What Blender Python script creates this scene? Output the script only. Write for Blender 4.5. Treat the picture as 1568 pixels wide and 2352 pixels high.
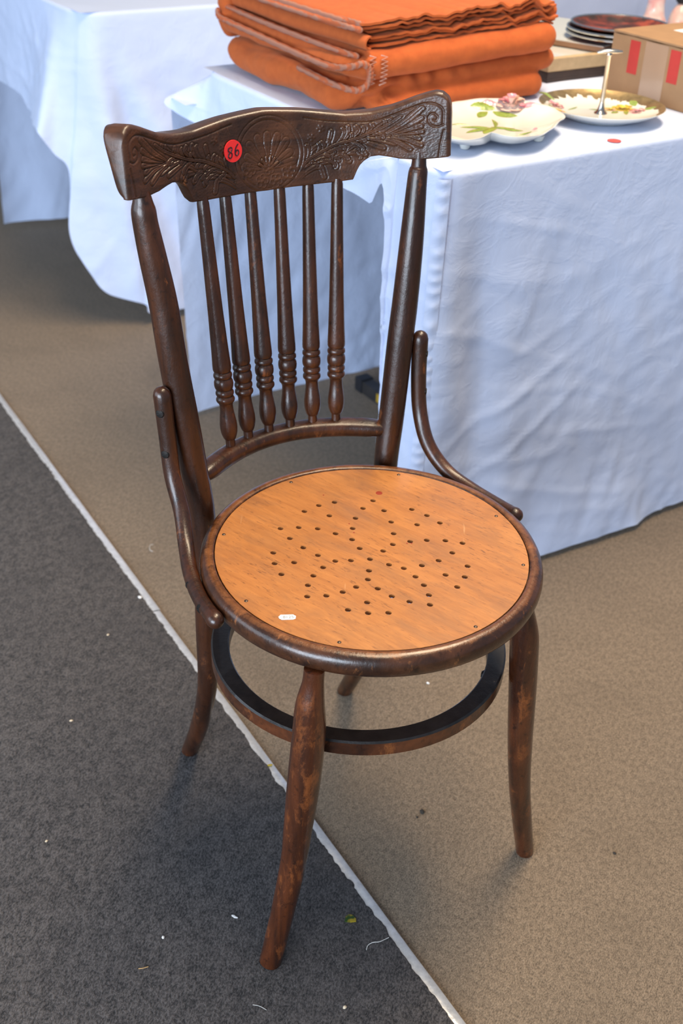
import bpy, bmesh, math, random
import numpy as np
from mathutils import Vector, Matrix, noise as mnoise

for o in list(bpy.data.objects):
    bpy.data.objects.remove(o)
SC = bpy.context.scene
COL = SC.collection
random.seed(7)
rng = np.random.default_rng(7)

# ------------------------------------------------------------------ camera
PITCH, ROLL, CAMH, FPX = 0.57511, 0.039646, 1.17215, 2604.9
cam_d = bpy.data.cameras.new('camera')
cam = bpy.data.objects.new('camera', cam_d)
COL.objects.link(cam)
SC.camera = cam
Fv = Vector((0, math.cos(PITCH), -math.sin(PITCH)))
Rv = Vector((1, 0, 0))
Uv = Rv.cross(Fv)
R2 = math.cos(ROLL) * Rv + math.sin(ROLL) * Uv
U2 = -math.sin(ROLL) * Rv + math.cos(ROLL) * Uv
m = Matrix.Identity(4)
for i in range(3):
    m[i][0], m[i][1], m[i][2] = R2[i], U2[i], -Fv[i]
m[2][3] = CAMH
cam.matrix_world = m
cam_d.sensor_fit = 'VERTICAL'
cam_d.sensor_height = 36.0
cam_d.lens = FPX / 2352 * 36.0
cam_d.clip_start = 0.05
cam_d.dof.use_dof = True
cam_d.dof.focus_distance = 1.22
cam_d.dof.aperture_fstop = 6.3

# ------------------------------------------------------------------ world, lights, exposure
SC.view_settings.view_transform = 'Standard'
SC.view_settings.look = 'None'
SC.view_settings.gamma = 1.0
SC.view_settings.use_curve_mapping = False
SC.view_settings.exposure = -0.06
W = bpy.data.worlds.new('world')
SC.world = W
W.use_nodes = True
W.node_tree.nodes['Background'].inputs['Color'].default_value = (0.66, 0.80, 1.0, 1)
W.node_tree.nodes['Background'].inputs['Strength'].default_value = 0.36


def area(name, loc, target, sx, sy, power, color):
    l = bpy.data.lights.new(name, 'AREA')
    l.shape = 'RECTANGLE'
    l.size, l.size_y = sx, sy
    l.energy = power
    l.color = color
    o = bpy.data.objects.new(name, l)
    o.location = loc
    o.rotation_euler = (Vector(target) - Vector(loc)).to_track_quat('-Z', 'Y').to_euler()
    COL.objects.link(o)
    return o


# warm ceiling fittings over the room, daylight from windows on the left and behind the photographer
area('ceiling_lamp', (0.6, 1.95, 2.6), (0.6, 1.95, 0), 0.5, 1.2, 56, (1.0, 0.80, 0.56))
area('ceiling_lamp', (0.2, 1.0, 2.6), (0.2, 1.0, 0), 0.5, 1.0, 30, (1.0, 0.80, 0.56))
area('window_light', (-3.2, 0.2, 1.45), (0, 1.7, 0.5), 2.2, 1.6, 40, (0.72, 0.85, 1.0))
area('window_light', (-2.0, -2.4, 1.20), (0.1, 2.0, 0.4), 2.8, 1.7, 245, (0.72, 0.85, 1.0))


# ------------------------------------------------------------------ helpers
def tag(o, label=None, cat=None, group=None, kind=None):
    if label: o['label'] = label
    if cat: o['category'] = cat
    if group: o['group'] = group
    if kind: o['kind'] = kind
    return o


def empty(name, loc=(0, 0, 0), rz=0.0):
    o = bpy.data.objects.new(name, None)
    o.location = loc
    o.rotation_euler = (0, 0, rz)
    o.empty_display_size = 0.05
    COL.objects.link(o)
    return o


class MB:
    def __init__(self):
        self.v, self.f = [], []

    def add(self, v, f):
        b = len(self.v)
        self.v += [tuple(map(float, p)) for p in v]
        self.f += [tuple(b + i for i in q) for q in f]
        return self

    def box(self, x0, x1, y0, y1, z0, z1):
        v = [(x, y, z) for z in (z0, z1) for y in (y0, y1) for x in (x0, x1)]
        f = [(0, 2, 3, 1), (4, 5, 7, 6), (0, 1, 5, 4), (2, 6, 7, 3), (0, 4, 6, 2), (1, 3, 7, 5)]
        return self.add(v, f)

    def lathe(self, prof, seg=32, center=(0, 0, 0), axis=None, up=None):
        """prof: list of (r, h). axis: frame matrix 3x3 columns or None for z"""
        v, f = [], []
        n = len(prof)
        for i in range(seg):
            a = 2 * math.pi * i / seg
            for r, h in prof:
                p = Vector((r * math.cos(a), r * math.sin(a), h))
                if axis is not None: p = axis @ p
                v.append(tuple(p + Vector(center)))
        for i in range(seg):
            j = (i + 1) % seg
            for k in range(n - 1):
                f.append((i * n + k, j * n + k, j * n + k + 1, i * n + k + 1))
        for k in (0, n - 1):
            if prof[k][0] > 1e-5:
                ring = tuple(i * n + k for i in range(seg))
                f.append(ring if k else ring[::-1])
        return self.add(v, f)

    def sweep(self, pts, section, closed=False, normal=None, cap=True, scale=None, up=None):
        """section: list of (a,b) per point or list of such lists; frame by parallel transport or with fixed up"""
        pts = [Vector(p) for p in pts]
        n = len(pts)
        T = []
        for i in range(n):
            if closed:
                t = pts[(i + 1) % n] - pts[i - 1]
            else:
                t = pts[min(i + 1, n - 1)] - pts[max(i - 1, 0)]
            T.append(t.normalized())
        if up is None:
            u = Vector((0, 0, 1)) if abs(T[0].z) < 0.9 else Vector((0, 1, 0))
        else:
            u = Vector(up)
        v, f = [], []
        N = (u - T[0] * u.dot(T[0])).normalized()
        m_ = None
        for i in range(n):
            if up is not None:
                N = (u - T[i] * u.dot(T[i])).normalized()
            else:
                N = (N - T[i] * N.dot(T[i])).normalized()
            B = T[i].cross(N)
            sec = section[i] if isinstance(section[0][0], (tuple, list)) else section
            m_ = len(sec)
            for a, b in sec:
                v.append(tuple(pts[i] + B * a + N * b))
        for i in range(n if closed else n - 1):
            j = (i + 1) % n
            for k in range(m_):
                l = (k + 1) % m_
                f.append((i * m_ + k, i * m_ + l, j * m_ + l, j * m_ + k))
        if cap and not closed:
            f.append(tuple(range(m_))[::-1])
            f.append(tuple((n - 1) * m_ + k for k in range(m_)))
        return self.add(v, f)

    def tube(self, pts, radii, seg=12, closed=False, round_ends=False):
        pts = [Vector(p) for p in pts]
        if not isinstance(radii, (list, tuple)): radii = [radii] * len(pts)
        radii = list(radii)
        if round_ends and not closed:
            def capp(p, q, r):
                d = (p - q).normalized()
                return [(p + d * r * math.sin(a), r * math.cos(a)) for a in (math.radians(30), math.radians(55), math.radians(75), math.radians(87))]
            A = capp(pts[0], pts[1], radii[0])[::-1]
            Bq = capp(pts[-1], pts[-2], radii[-1])
            pts = [a[0] for a in A] + pts + [b[0] for b in Bq]
            radii = [a[1] for a in A] + radii + [b[1] for b in Bq]
        secs = [[(r * math.cos(2 * math.pi * k / seg), r * math.sin(2 * math.pi * k / seg)) for k in range(seg)] for r in radii]
        return self.sweep(pts, secs, closed=closed)

    def build(self, name, mat, parent=None, smooth=True, angle=40, loc=None):
        me = bpy.data.meshes.new(name)
        me.from_pydata(self.v, [], self.f)
        me.update()
        bm = bmesh.new()
        bm.from_mesh(me)
        bmesh.ops.recalc_face_normals(bm, faces=bm.faces)
        bm.to_mesh(me)
        bm.free()
        return mesh_obj(name, me, mat, parent, smooth, angle, loc)


def mesh_obj(name, me, mat, parent=None, smooth=True, angle=40, loc=None):
    if smooth:
        me.polygons.foreach_set('use_smooth', [True] * len(me.polygons))
        if angle: me.set_sharp_from_angle(angle=math.radians(angle))
    if mat is not None: me.materials.append(mat)
    o = bpy.data.objects.new(name, me)
    COL.objects.link(o)
    if parent is not None: o.parent = parent
    if loc is not None: o.location = loc
    return o


def cr(pts, m=8, closed=False):
    """Catmull-Rom through points of any dimension"""
    p = np.array(pts, float)
    n = len(p)
    out = []
    for i in range(n if closed else n - 1):
        if closed:
            a, b, c, d = p[i - 1], p[i], p[(i + 1) % n], p[(i + 2) % n]
        else:
            b, c = p[i], p[i + 1]
            a = p[i - 1] if i else 2 * b - c
            d = p[i + 2] if i + 2 < n else 2 * c - b
        for k in range(m):
            t = k / m
            out.append(.5 * (2 * b + (c - a) * t + (2 * a - 5 * b + 4 * c - d) * t * t + (3 * b - a - 3 * c + d) * t ** 3))
    if not closed: out.append(p[-1])
    return np.array(out)


def grid_faces(nu, nv, off=0):
    return [(off + i * nv + j, off + (i + 1) * nv + j, off + (i + 1) * nv + j + 1, off + i * nv + j + 1)
            for i in range(nu - 1) for j in range(nv - 1)]


def nz(x, y, z=0.0, s=1.0):
    return mnoise.noise(Vector((x * s, y * s, z * s)))


# ------------------------------------------------------------------ materials
class NT:
    def __init__(self, name):
        self.m = bpy.data.materials.new(name)
        self.m.use_nodes = True
        self.n = self.m.node_tree.nodes
        self.l = self.m.node_tree.links
        self.b = self.n['Principled BSDF']

    def node(self, t, **kw):
        x = self.n.new(t)
        for k, v in kw.items():
            if hasattr(x, k) and k not in ('Scale',):
                setattr(x, k, v)
        return x

    def set(self, **kw):
        for k, v in kw.items():
            self.b.inputs[k.replace('_', ' ')].default_value = v
        return self

    def link(self, a, b): self.l.new(a, b)

    def coords(self, scale=(1, 1, 1), rot=(0, 0, 0), kind='Object'):
        tc = self.node('ShaderNodeTexCoord')
        mp = self.node('ShaderNodeMapping')
        mp.inputs['Scale'].default_value = scale
        if any(rot):            # turn first, stretch afterwards
            mr = self.node('ShaderNodeMapping')
            mr.inputs['Rotation'].default_value = rot
            self.link(tc.outputs[kind], mr.inputs['Vector'])
            self.link(mr.outputs['Vector'], mp.inputs['Vector'])
        else:
            self.link(tc.outputs[kind], mp.inputs['Vector'])
        return mp.outputs['Vector']

    def noise(self, vec, scale, detail=4, rough=0.55, dist=0.0):
        x = self.node('ShaderNodeTexNoise')
        x.inputs['Scale'].default_value = scale
        x.inputs['Detail'].default_value = detail
        x.inputs['Roughness'].default_value = rough
        x.inputs['Distortion'].default_value = dist
        if vec is not None: self.link(vec, x.inputs['Vector'])
        return x.outputs['Fac']

    def ramp(self, fac, stops, interp='LINEAR'):
        x = self.node('ShaderNodeValToRGB')
        x.color_ramp.interpolation = interp
        e = x.color_ramp.elements
        while len(e) < len(stops): e.new(0.5)
        for k, (p, c) in enumerate(stops):
            e[k].position = p
            e[k].color = (*c, 1) if len(c) == 3 else c
        self.link(fac, x.inputs['Fac'])
        return x.outputs['Color']

    def mix(self, fac, a, b, mode='MIX'):
        x = self.node('ShaderNodeMix')
        x.data_type = 'RGBA'
        x.blend_type = mode
        for inp, v in ((x.inputs[0], fac), (x.inputs[6], a), (x.inputs[7], b)):
            if isinstance(v, (int, float)): inp.default_value = v
            elif isinstance(v, tuple): inp.default_value = (*v, 1)
            else: self.link(v, inp)
        return x.outputs[2]

    def math(self, op, a, b=0.0):
        x = self.node('ShaderNodeMath')
        x.operation = op
        for inp, v in zip(x.inputs, (a, b)):
            if isinstance(v, (int, float)): inp.default_value = v
            else: self.link(v, inp)
        return x.outputs[0]

    def bump(self, h, strength=0.3, dist=0.001, prev=None):
        x = self.node('ShaderNodeBump')
        x.inputs['Strength'].default_value = strength
        x.inputs['Distance'].default_value = dist
        self.link(h, x.inputs['Height'])
        if prev is not None: self.link(prev, x.inputs['Normal'])
        self.link(x.outputs['Normal'], self.b.inputs['Normal'])
        return x.outputs['Normal']

    def color(self, c): self.link(c, self.b.inputs['Base Color'])


def mat_wood(name, dark, mid, worn, grain=(60, 60, 6), wear=0.62, rough=(0.24, 0.5), coat=0.25, pit=0.35, rub=None):
    t = NT(name)
    v = t.coords(grain)
    g = t.noise(v, 1.0, 6, 0.6, 0.6)
    base = t.ramp(g, [(0.28, dark), (0.62, mid)])
    lg = t.noise(t.coords((1, 1, 0.4)), 15.0, 3, 0.55, 0.4)
    base = t.mix(t.math('MULTIPLY', t.ramp(lg, [(0.42, (0, 0, 0)), (0.62, (1, 1, 1))]), 0.6), base, (dark[0] * .55, dark[1] * .6, dark[2] * .75))
    v2 = t.coords((1, 1, 0.45))
    w = t.noise(v2, 48.0, 9, 0.76, 0.3)
    wm = t.ramp(w, [(wear - 0.05, (0, 0, 0)), (wear + 0.06, (1, 1, 1))])
    c = t.mix(wm, base, worn)
    if rub:                 # varnish rubbed through on the upper inner edge
        sx = t.node('ShaderNodeSeparateXYZ')
        t.link(t.coords(), sx.inputs[0])
        zz = t.math('ADD', sx.outputs['Z'], t.math('MULTIPLY', t.math('SUBTRACT', w, 0.5), 0.006))
        rm = t.node('ShaderNodeMapRange')
        rm.inputs['From Min'].default_value, rm.inputs['From Max'].default_value = rub
        t.link(zz, rm.inputs['Value'])
        c = t.mix(t.math('MULTIPLY', rm.outputs[0], 0.75), c, worn)
    w2 = t.noise(t.coords((1, 1, 1)), 110.0, 4, 0.6)
    dk = t.ramp(w2, [(0.58, (0, 0, 0)), (0.72, (1, 1, 1))])
    c = t.mix(t.math('MULTIPLY', dk, 0.7), c, (dark[0] * .35, dark[1] * .35, dark[2] * .35))
    t.color(c)
    r = t.node('ShaderNodeMapRange')
    r.inputs['From Min'].default_value = 0.3
    r.inputs['From Max'].default_value = 0.75
    r.inputs['To Min'].default_value = rough[0]
    r.inputs['To Max'].default_value = rough[1]
    t.link(w, r.inputs['Value'])
    t.link(r.outputs[0], t.b.inputs['Roughness'])
    t.set(Coat_Weight=coat, Coat_Roughness=0.16)
    fine = t.noise(t.coords((1, 1, 0.5)), 420.0, 3, 0.6)
    big = t.noise(t.coords((1, 1, 0.6)), 70.0, 4, 0.6)
    h = t.math('ADD', t.math('MULTIPLY', fine, 0.5), big)
    t.bump(h, pit, 0.0008)
    return t.m


def mat_plain(name, c, rough=0.5, metallic=0.0, coat=0.0, var=0.0, vs=40.0, bump=0.0, bs=200.0, bd=0.001):
    t = NT(name)
    t.set(Base_Color=(*c, 1), Roughness=rough, Metallic=metallic, Coat_Weight=coat)
    v = t.coords()
    if var:
        n = t.noise(v, vs, 5, 0.6)
        t.color(t.ramp(n, [(0.3, tuple(x * (1 - var) for x in c)), (0.7, tuple(min(1, x * (1 + var)) for x in c))]))
    if bump:
        t.bump(t.noise(v, bs, 3, 0.6), bump, bd)
    return t.m


def mat_cloth(name, c=(0.60, 0.69, 0.92)):
    t = NT(name)
    t.set(Roughness=0.85, Sheen_Weight=0.15)
    t.b.inputs['Subsurface Weight'].default_value = 0.0
    v = t.coords()
    n = t.noise(v, 6.0, 4, 0.6)
    t.color(t.ramp(n, [(0.3, tuple(x * .97 for x in c)), (0.7, c)]))
    # pressed creases: thin ridged noise lines, and a fine weave
    cre = t.noise(t.coords((1, 1, 1.4)), 9.0, 5, 0.55, 1.2)
    ridge = t.math('ABSOLUTE', t.math('SUBTRACT', cre, 0.5))
    ridge = t.ramp(ridge, [(0.0, (1, 1, 1)), (0.035, (0, 0, 0))])
    b1 = t.bump(ridge, 0.10, 0.002)
    soft = t.noise(v, 22.0, 4, 0.6, 0.8)
    b2 = t.bump(soft, 0.25, 0.006, b1)
    t.bump(t.noise(v, 900.0, 2, 0.5), 0.08, 0.0005, b2)
    return t.m


def mat_carpet(name, lo, hi, dirt, fibre=900.0, patch=9.0, bump=0.6, stretch=(1, 1, 1), rot=0.0, dirt_amt=0.35):
    t = NT(name)
    t.set(Roughness=0.95, Sheen_Weight=0.1)
    v = t.coords(stretch, (0, 0, rot))
    f = t.noise(v, fibre, 3, 0.7)
    c = t.ramp(f, [(0.40, lo), (0.60, hi)])
    f2 = t.noise(v, fibre * 0.3, 3, 0.6)
    c = t.mix(0.35, c, t.ramp(f2, [(0.38, lo), (0.62, hi)]))
    p = t.noise(t.coords(), patch, 6, 0.6)
    pm = t.ramp(p, [(0.48, (0, 0, 0)), (0.75, (1, 1, 1))])
    c = t.mix(t.math('MULTIPLY', pm, dirt_amt), c, dirt)
    sp = t.noise(t.coords(), 60.0, 2, 0.5)
    sm = t.ramp(sp, [(0.74, (0, 0, 0)), (0.80, (1, 1, 1))])
    c = t.mix(t.math('MULTIPLY', sm, 0.35), c, tuple(x * .45 for x in dirt))
    t.color(c)
    t.bump(t.math('ADD', f, f2), bump, 0.0022)
    return t.m


M = {}
WD, WM_, WO = (0.018, 0.0062, 0.0028), (0.076, 0.0215, 0.0064), (0.20, 0.058, 0.0125)
M['wood'] = mat_wood('dark_stained_beech', WD, WM_, WO, (70, 70, 7), 0.645, (0.24, 0.5), 0.3, 0.6)
M['wood_leg'] = mat_wood('worn_stained_beech', (0.024, 0.0064, 0.0024), (0.104, 0.0250, 0.0060), (0.185, 0.049, 0.0100), (80, 80, 6), 0.585, (0.2, 0.45), 0.45, 0.8)
M['wood_rim'] = mat_wood('worn_stained_rim', WD, (0.075, 0.025, 0.009), (0.28, 0.095, 0.024), (40, 40, 60), 0.62, (0.2, 0.48), 0.35, 0.6, (0.4608, 0.4632))
M['wood_rail'] = mat_wood('pressed_oak_stain', (0.028, 0.0105, 0.0048), (0.100, 0.036, 0.0145), (0.20, 0.070, 0.020), (8, 30, 90), 0.66, (0.27, 0.5), 0.2, 0.3)
M['wood_hoop'] = mat_wood('worn_stained_hoop', (0.022, 0.007, 0.003), (0.110, 0.030, 0.009), (0.22, 0.065, 0.015), (40, 40, 40), 0.6, (0.22, 0.5), 0.3, 0.3)
M['black'] = mat_plain('black_paint', (0.008, 0.007, 0.007), 0.5, var=0.5)
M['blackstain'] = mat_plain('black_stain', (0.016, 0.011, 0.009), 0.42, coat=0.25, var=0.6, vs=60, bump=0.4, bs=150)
M['screw'] = mat_plain('dark_iron', (0.03, 0.026, 0.024), 0.45, 0.8, var=0.3)
M['nail'] = mat_plain('nail_steel', (0.12, 0.09, 0.07), 0.4, 0.9)


def mat_panel():
    t = NT('varnished_plywood')
    ang = math.radians(69)
    v = t.coords((1, 1, 1), (0, 0, ang))
    base = t.ramp(t.noise(v, 7.0, 5, 0.6), [(0.3, (0.39, 0.134, 0.034)), (0.55, (0.52, 0.197, 0.050)), (0.75, (0.61, 0.262, 0.080))])
    gr = t.noise(t.coords((18, 160, 1), (0, 0, ang)), 1.0, 5, 0.7, 0.3)
    c = t.mix(0.5, base, t.ramp(gr, [(0.3, (0.30, 0.100, 0.024)), (0.65, (0.59, 0.232, 0.060))]))
    fl = t.noise(t.coords((90, 420, 1), (0, 0, ang)), 1.0, 3, 0.6)
    flm = t.ramp(fl, [(0.58, (0, 0, 0)), (0.68, (1, 1, 1))])
    edge = t.ramp(t.noise(t.coords(), 5.0, 4, 0.6), [(0.38, (0.12, 0.12, 0.12)), (0.7, (1, 1, 1))])
    c = t.mix(t.math('MULTIPLY', flm, edge), c, (0.16, 0.055, 0.02))
    st = t.noise(t.coords((1.2, 3.0, 1), (0, 0, ang)), 11.0, 7, 0.65, 0.5)
    sm = t.ramp(st, [(0.46, (0, 0, 0)), (0.70, (1, 1, 1))])
    c = t.mix(t.math('MULTIPLY', sm, 0.60), c, (0.26, 0.115, 0.05))
    sc = t.noise(t.coords((6, 60, 1), (0, 0, ang + 0.9)), 1.6, 3, 0.6)
    scm = t.ramp(sc, [(0.72, (0, 0, 0)), (0.76, (1, 1, 1))])
    c = t.mix(t.math('MULTIPLY', scm, 0.35), c, (0.78, 0.46, 0.22))
    t.color(c)
    t.set(Roughness=0.38, Coat_Weight=0.2, Coat_Roughness=0.3)
    t.bump(gr, 0.12, 0.0006)
    return t.m


M['panel'] = mat_panel()
M['cloth'] = mat_cloth('white_cotton')
M['tan'] = mat_carpet('tan_carpet', (0.102, 0.073, 0.047), (0.325, 0.240, 0.162), (0.115, 0.082, 0.052), 420.0, 7.0, 0.7, (1.6, 0.8, 1), 0.5)
M['grey'] = mat_carpet('charcoal_carpet', (0.011, 0.0105, 0.012), (0.130, 0.117, 0.116), (0.040, 0.036, 0.038), 330.0, 8.0, 0.9, (1.3, 0.8, 1), 0.3, 0.35)
M['strip'] = mat_plain('brushed_aluminium', (0.72, 0.72, 0.71), 0.30, 0.45, var=0.15, vs=120, bump=0.5, bs=160)


# ------------------------------------------------------------------ the setting: floor, edge strip, charcoal carpet
mb = MB()
mb.add([(-4, -1.2, 0), (4, -1.2, 0), (4, 6, 0), (-4, 6, 0)], [(0, 1, 2, 3)])
tag(mb.build('floor', M['tan'], smooth=False), 'worn tan loop carpet covering the floor', None, kind='structure')

S0, S1 = np.array([-0.766, 2.233]), np.array([0.163, 0.761])      # line of the metal edge strip on the floor
SD = (S1 - S0) / np.linalg.norm(S1 - S0)
SN = np.array([SD[1], -SD[0]])                                     # points to the charcoal side
if SN[0] > 0: SN = -SN


def strip_pt(l, w, z):
    p = S0 + SD * l + SN * w
    return (p[0], p[1], z)


def strip(l0, l1, w0, w1, wshift):
    mb = MB()
    n = max(2, int((l1 - l0) / 0.02))
    secp = [(w0, 0.0002), (w0, 0.002), (w0 + .002, 0.0038), (w0 * .4 + w1 * .6, 0.0046), (w1 - .001, 0.0036), (w1, 0.0002)]
    v = []
    for i in range(n + 1):
        l = l0 + (l1 - l0) * i / n
        for w, z in secp:
            v.append(strip_pt(l, w + wshift + 0.0006 * nz(l * 9, w * 50), z + 0.0003 * nz(l * 40, w * 200)))
    k = len(secp)
    f = [(i * k + a, (i + 1) * k + a, (i + 1) * k + (a + 1) % k, i * k + (a + 1) % k) for i in range(n) for a in range(k)]
    f += [tuple(range(k)), tuple(n * k + a for a in range(k))]
    mb.add(v, f)
    return mb


LJ = 0.886
so = strip(-1.2, LJ - .0015, 0.0, 0.020, 0.0).build('trim_1', M['strip'])
tag(so, 'far length of silvery metal carpet edging, ending at the joint left of the chair', None, kind='structure')
so = strip(LJ + .0015, 2.6, 0.0, 0.020, 0.0015).build('trim_2', M['strip'])
tag(so, 'near length of silvery metal carpet edging running under the chair to the front', None, kind='structure')

mb = MB()
n = 900
v = []
for i in range(n + 1):
    l = -1.2 + 3.8 * i / n
    jag = 0.0026 * nz(l * 30, 3.1) + 0.0024 * nz(l * 90, 1.7) + 0.0014 * nz(l * 260, 5.5)
    e = 0.0132 + jag
    for w, z in ((e, 0.0003), (e + .0004, 0.0046 + .0008 * nz(l * 150, 9)), (e + .003, 0.0056), (0.5, 0.005), (3.2, 0.005), (3.2, 0.0003)):
        v.append(strip_pt(l, w, z))
f = [(i * 6 + a, (i + 1) * 6 + a, (i + 1) * 6 + a + 1, i * 6 + a + 1) for i in range(n) for a in range(5)]
mb.add(v, f)
tag(mb.build('carpet', M['grey'], angle=60), 'dark charcoal carpet left of the metal edging', 'carpet')
GZ = 0.005

# ------------------------------------------------------------------ the chair
CH = (0.034809, 1.024042)
CHR = 0.549407
chair = empty('bentwood_chair', (CH[0], CH[1], 0), CHR)
tag(chair, 'dark wooden bentwood chair with round perforated plywood seat and carved crest rail', 'chair')

# seat rim: lathe of a closed profile
rim_prof = [(0.1722, 0.4592), (0.1728, 0.4612), (0.1745, 0.4622), (0.1775, 0.4626), (0.1815, 0.4618), (0.1852, 0.4592),
            (0.1876, 0.4550), (0.1884, 0.4500), (0.1880, 0.4445), (0.1860, 0.4395), (0.1830, 0.4365), (0.1780, 0.4355),
            (0.1640, 0.4355), (0.1620, 0.4380), (0.1620, 0.4540), (0.1640, 0.4565), (0.1722, 0.4565)]
mb = MB()
seg = 120
v = []
for i in range(seg):
    a = 2 * math.pi * i / seg
    for r, z in rim_prof:
        w = 0.0005 * nz(math.cos(a) * 4, math.sin(a) * 4, z * 60) if r > .174 else 0
        v.append(((r + w) * math.cos(a), (r + w) * math.sin(a), z))
k = len(rim_prof)
f = [(i * k + a, ((i + 1) % seg) * k + a, ((i + 1) % seg) * k + (a + 1) % k, i * k + (a + 1) % k) for i in range(seg) for a in range(k)]
mb.add(v, f)
mb.build('seat_rim', M['wood_rim'], chair, angle=50)

HOLES = [(0.0538, 0.0848), (0.0348, 0.076), (0.0539, 0.0606), (0.0164, 0.0621), (0.0486, 0.0367), (0.0027, 0.0455), (0.0383, 0.0153), (-0.0092, 0.0267), (0.026, -0.0024), (-0.0105, 0.0081), (0.0098, -0.0081), (0.0118, 0.1025), (-0.0078, 0.1049), (-0.0287, 0.1015), (-0.0077, 0.0804), (0.0841, 0.0481), (0.0926, 0.0292), (0.0971, 0.0093), (0.0719, 0.0183), (-0.0696, 0.0827), (-0.0503, 0.0753), (-0.0326, 0.0632), (-0.0196, 0.0454), (-0.0695, 0.0606), (-0.0649, 0.038), (-0.0577, 0.0178), (-0.0463, -0.0003), (-0.0308, -0.0072), (-0.0112, -0.0147), (0.0017, -0.033), (0.0123, -0.046), (0.0462, -0.0065), (0.0641, -0.013), (0.0822, -0.0233), (0.0964, -0.0362), (0.0755, -0.0464), (0.0537, -0.0516), (0.0324, -0.0508), (-0.0985, 0.0443), (-0.1064, 0.026), (-0.087, 0.0179), (-0.0637, -0.0044), (-0.1091, 0.0052), (-0.0804, -0.0128), (-0.0936, -0.0249), (-0.1036, -0.0416), (-0.0854, -0.0495), (-0.0673, -0.052), (-0.0504, -0.051), (-0.0233, -0.0324), (-0.0325, -0.0454), (-0.0317, -0.0639), (-0.0259, -0.0821), (-0.0539, -0.079), (-0.0777, -0.0806), (-0.0623, -0.0946), (-0.0437, -0.1039), (-0.0145, -0.0984), (0.0151, -0.0646), (0.0146, -0.0814), (0.0096, -0.0983), (0.0013, -0.1125), (0.0454, -0.0769), (0.0614, -0.0897), (0.0757, -0.0749), (0.044, -0.1005)]


def flat_curve_mesh(name, loops, extrude):
    cu = bpy.data.curves.new(name, 'CURVE')
    cu.dimensions = '2D'
    cu.fill_mode = 'BOTH'
    cu.extrude = extrude
    for lp in loops:
        sp = cu.splines.new('POLY')
        sp.points.add(len(lp) - 1)
        for p, q in zip(sp.points, lp): p.co = (q[0], q[1], 0, 1)
        sp.use_cyclic_u = True
    o = bpy.data.objects.new(name, cu)
    COL.objects.link(o)
    dg = bpy.context.evaluated_depsgraph_get()
    me = bpy.data.meshes.new_from_object(o.evaluated_get(dg))
    bpy.data.objects.remove(o)
    bpy.data.curves.remove(cu)
    return me


circ = lambda r, n, cx=0, cy=0: [(cx + r * math.cos(2 * math.pi * i / n), cy + r * math.sin(2 * math.pi * i / n)) for i in range(n)]
me = flat_curve_mesh('seat_panel', [circ(0.1715, 96)] + [circ(0.0033, 16, x, y) for x, y in HOLES], 0.0022)
for vv in me.vertices: vv.co.z += 0.4587
panel = mesh_obj('seat_panel', me, M['panel'], chair, smooth=False)
panel['label'] = 'orange plywood seat panel drilled with a star pattern of holes'
PZ = 0.4609
for x, y in [(-0.1627, -0.0191), (-0.1115, -0.121), (0.0222, -0.1673), (0.1339, -0.1036), (0.1633, -0.0091), (0.1124, 0.1206), (-0.0123, 0.1663), (-0.1357, 0.1046)]:
    q = math.hypot(x, y)
    s = min(1, 0.1655 / q)
    mb = MB()
    mb.lathe([(0.0014, -0.001), (0.0021, 0.0001), (0.0016, 0.0006), (0.0001, 0.0008)], 10, (x * s, y * s, PZ))
    mb.build('nail', M['nail'], panel)
# drop of red-brown paint on the seat
mb = MB()
mb.lathe([(0.0042, -0.0002), (0.0036, 0.0004), (0.0001, 0.0006)], 14, (0.0689, 0.0958, PZ))
mb.build('paint_drop', mat_plain('rust_red_paint', (0.30, 0.035, 0.012), 0.4), panel)
for x, y in ((0.041, -0.008), (0.0455, -0.0105), (0.004, 0.0555), (-0.0005, 0.0375), (0.008, 0.122)):
    mb = MB()
    mb.lathe([(0.0011, -0.0001), (0.0008, 0.0003), (0.0001, 0.0004)], 8, (x, y, PZ))
    mb.build('paint_drop', bpy.data.materials['rust_red_paint'], panel)


# printed tag and sticker
def text_mesh(txt, size, extr=0.00008):
    cu = bpy.data.curves.new('t', 'FONT')
    cu.body = txt
    cu.size = size
    cu.align_x = 'CENTER'
    cu.align_y = 'CENTER'
    cu.extrude = extr
    o = bpy.data.objects.new('t', cu)
    COL.objects.link(o)
    dg = bpy.context.evaluated_depsgraph_get()
    me = bpy.data.meshes.new_from_object(o.evaluated_get(dg))
    bpy.data.objects.remove(o)
    bpy.data.curves.remove(cu)
    return me


M['paper'] = mat_plain('white_paper', (0.86, 0.86, 0.86), 0.6)
M['ink'] = mat_plain('faded_ink', (0.30, 0.30, 0.31), 0.7)
tagp = [(-0.145, -0.0584), (-0.1399, -0.0571), (-0.131, -0.061), (-0.1304, -0.0653), (-0.1324, -0.0682), (-0.1432, -0.0681), (-0.1456, -0.0652)]
tc_ = np.array([-0.1380, -0.0625])
tdir = -CHR - 0.10                       # runs along the picture's horizontal
hexo = [(-.0088, 0), (-.0062, .0040), (.0062, .0040), (.0086, .0014), (.0086, -.0014), (.0062, -.0040), (-.0062, -.0040)]
hexo = [(x, y) for x, y in [(-.0090, .0006), (-.0066, .0040), (.0060, .0040), (.0088, .0014), (.0082, -.0030), (.0058, -.0042), (-.0058, -.0042), (-.0082, -.0020)]]
me = flat_curve_mesh('lot_tag', [hexo], 0.0001)
lot = mesh_obj('lot_tag', me, M['paper'], chair, smooth=False, loc=(tc_[0], tc_[1], PZ + 0.0003))
lot.rotation_euler = (0, 0, -CHR + 0.10)
lot['label'] = 'small white paper tag printed 8125 on the seat'
t_ = text_mesh('8125', 0.0056)
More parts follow.
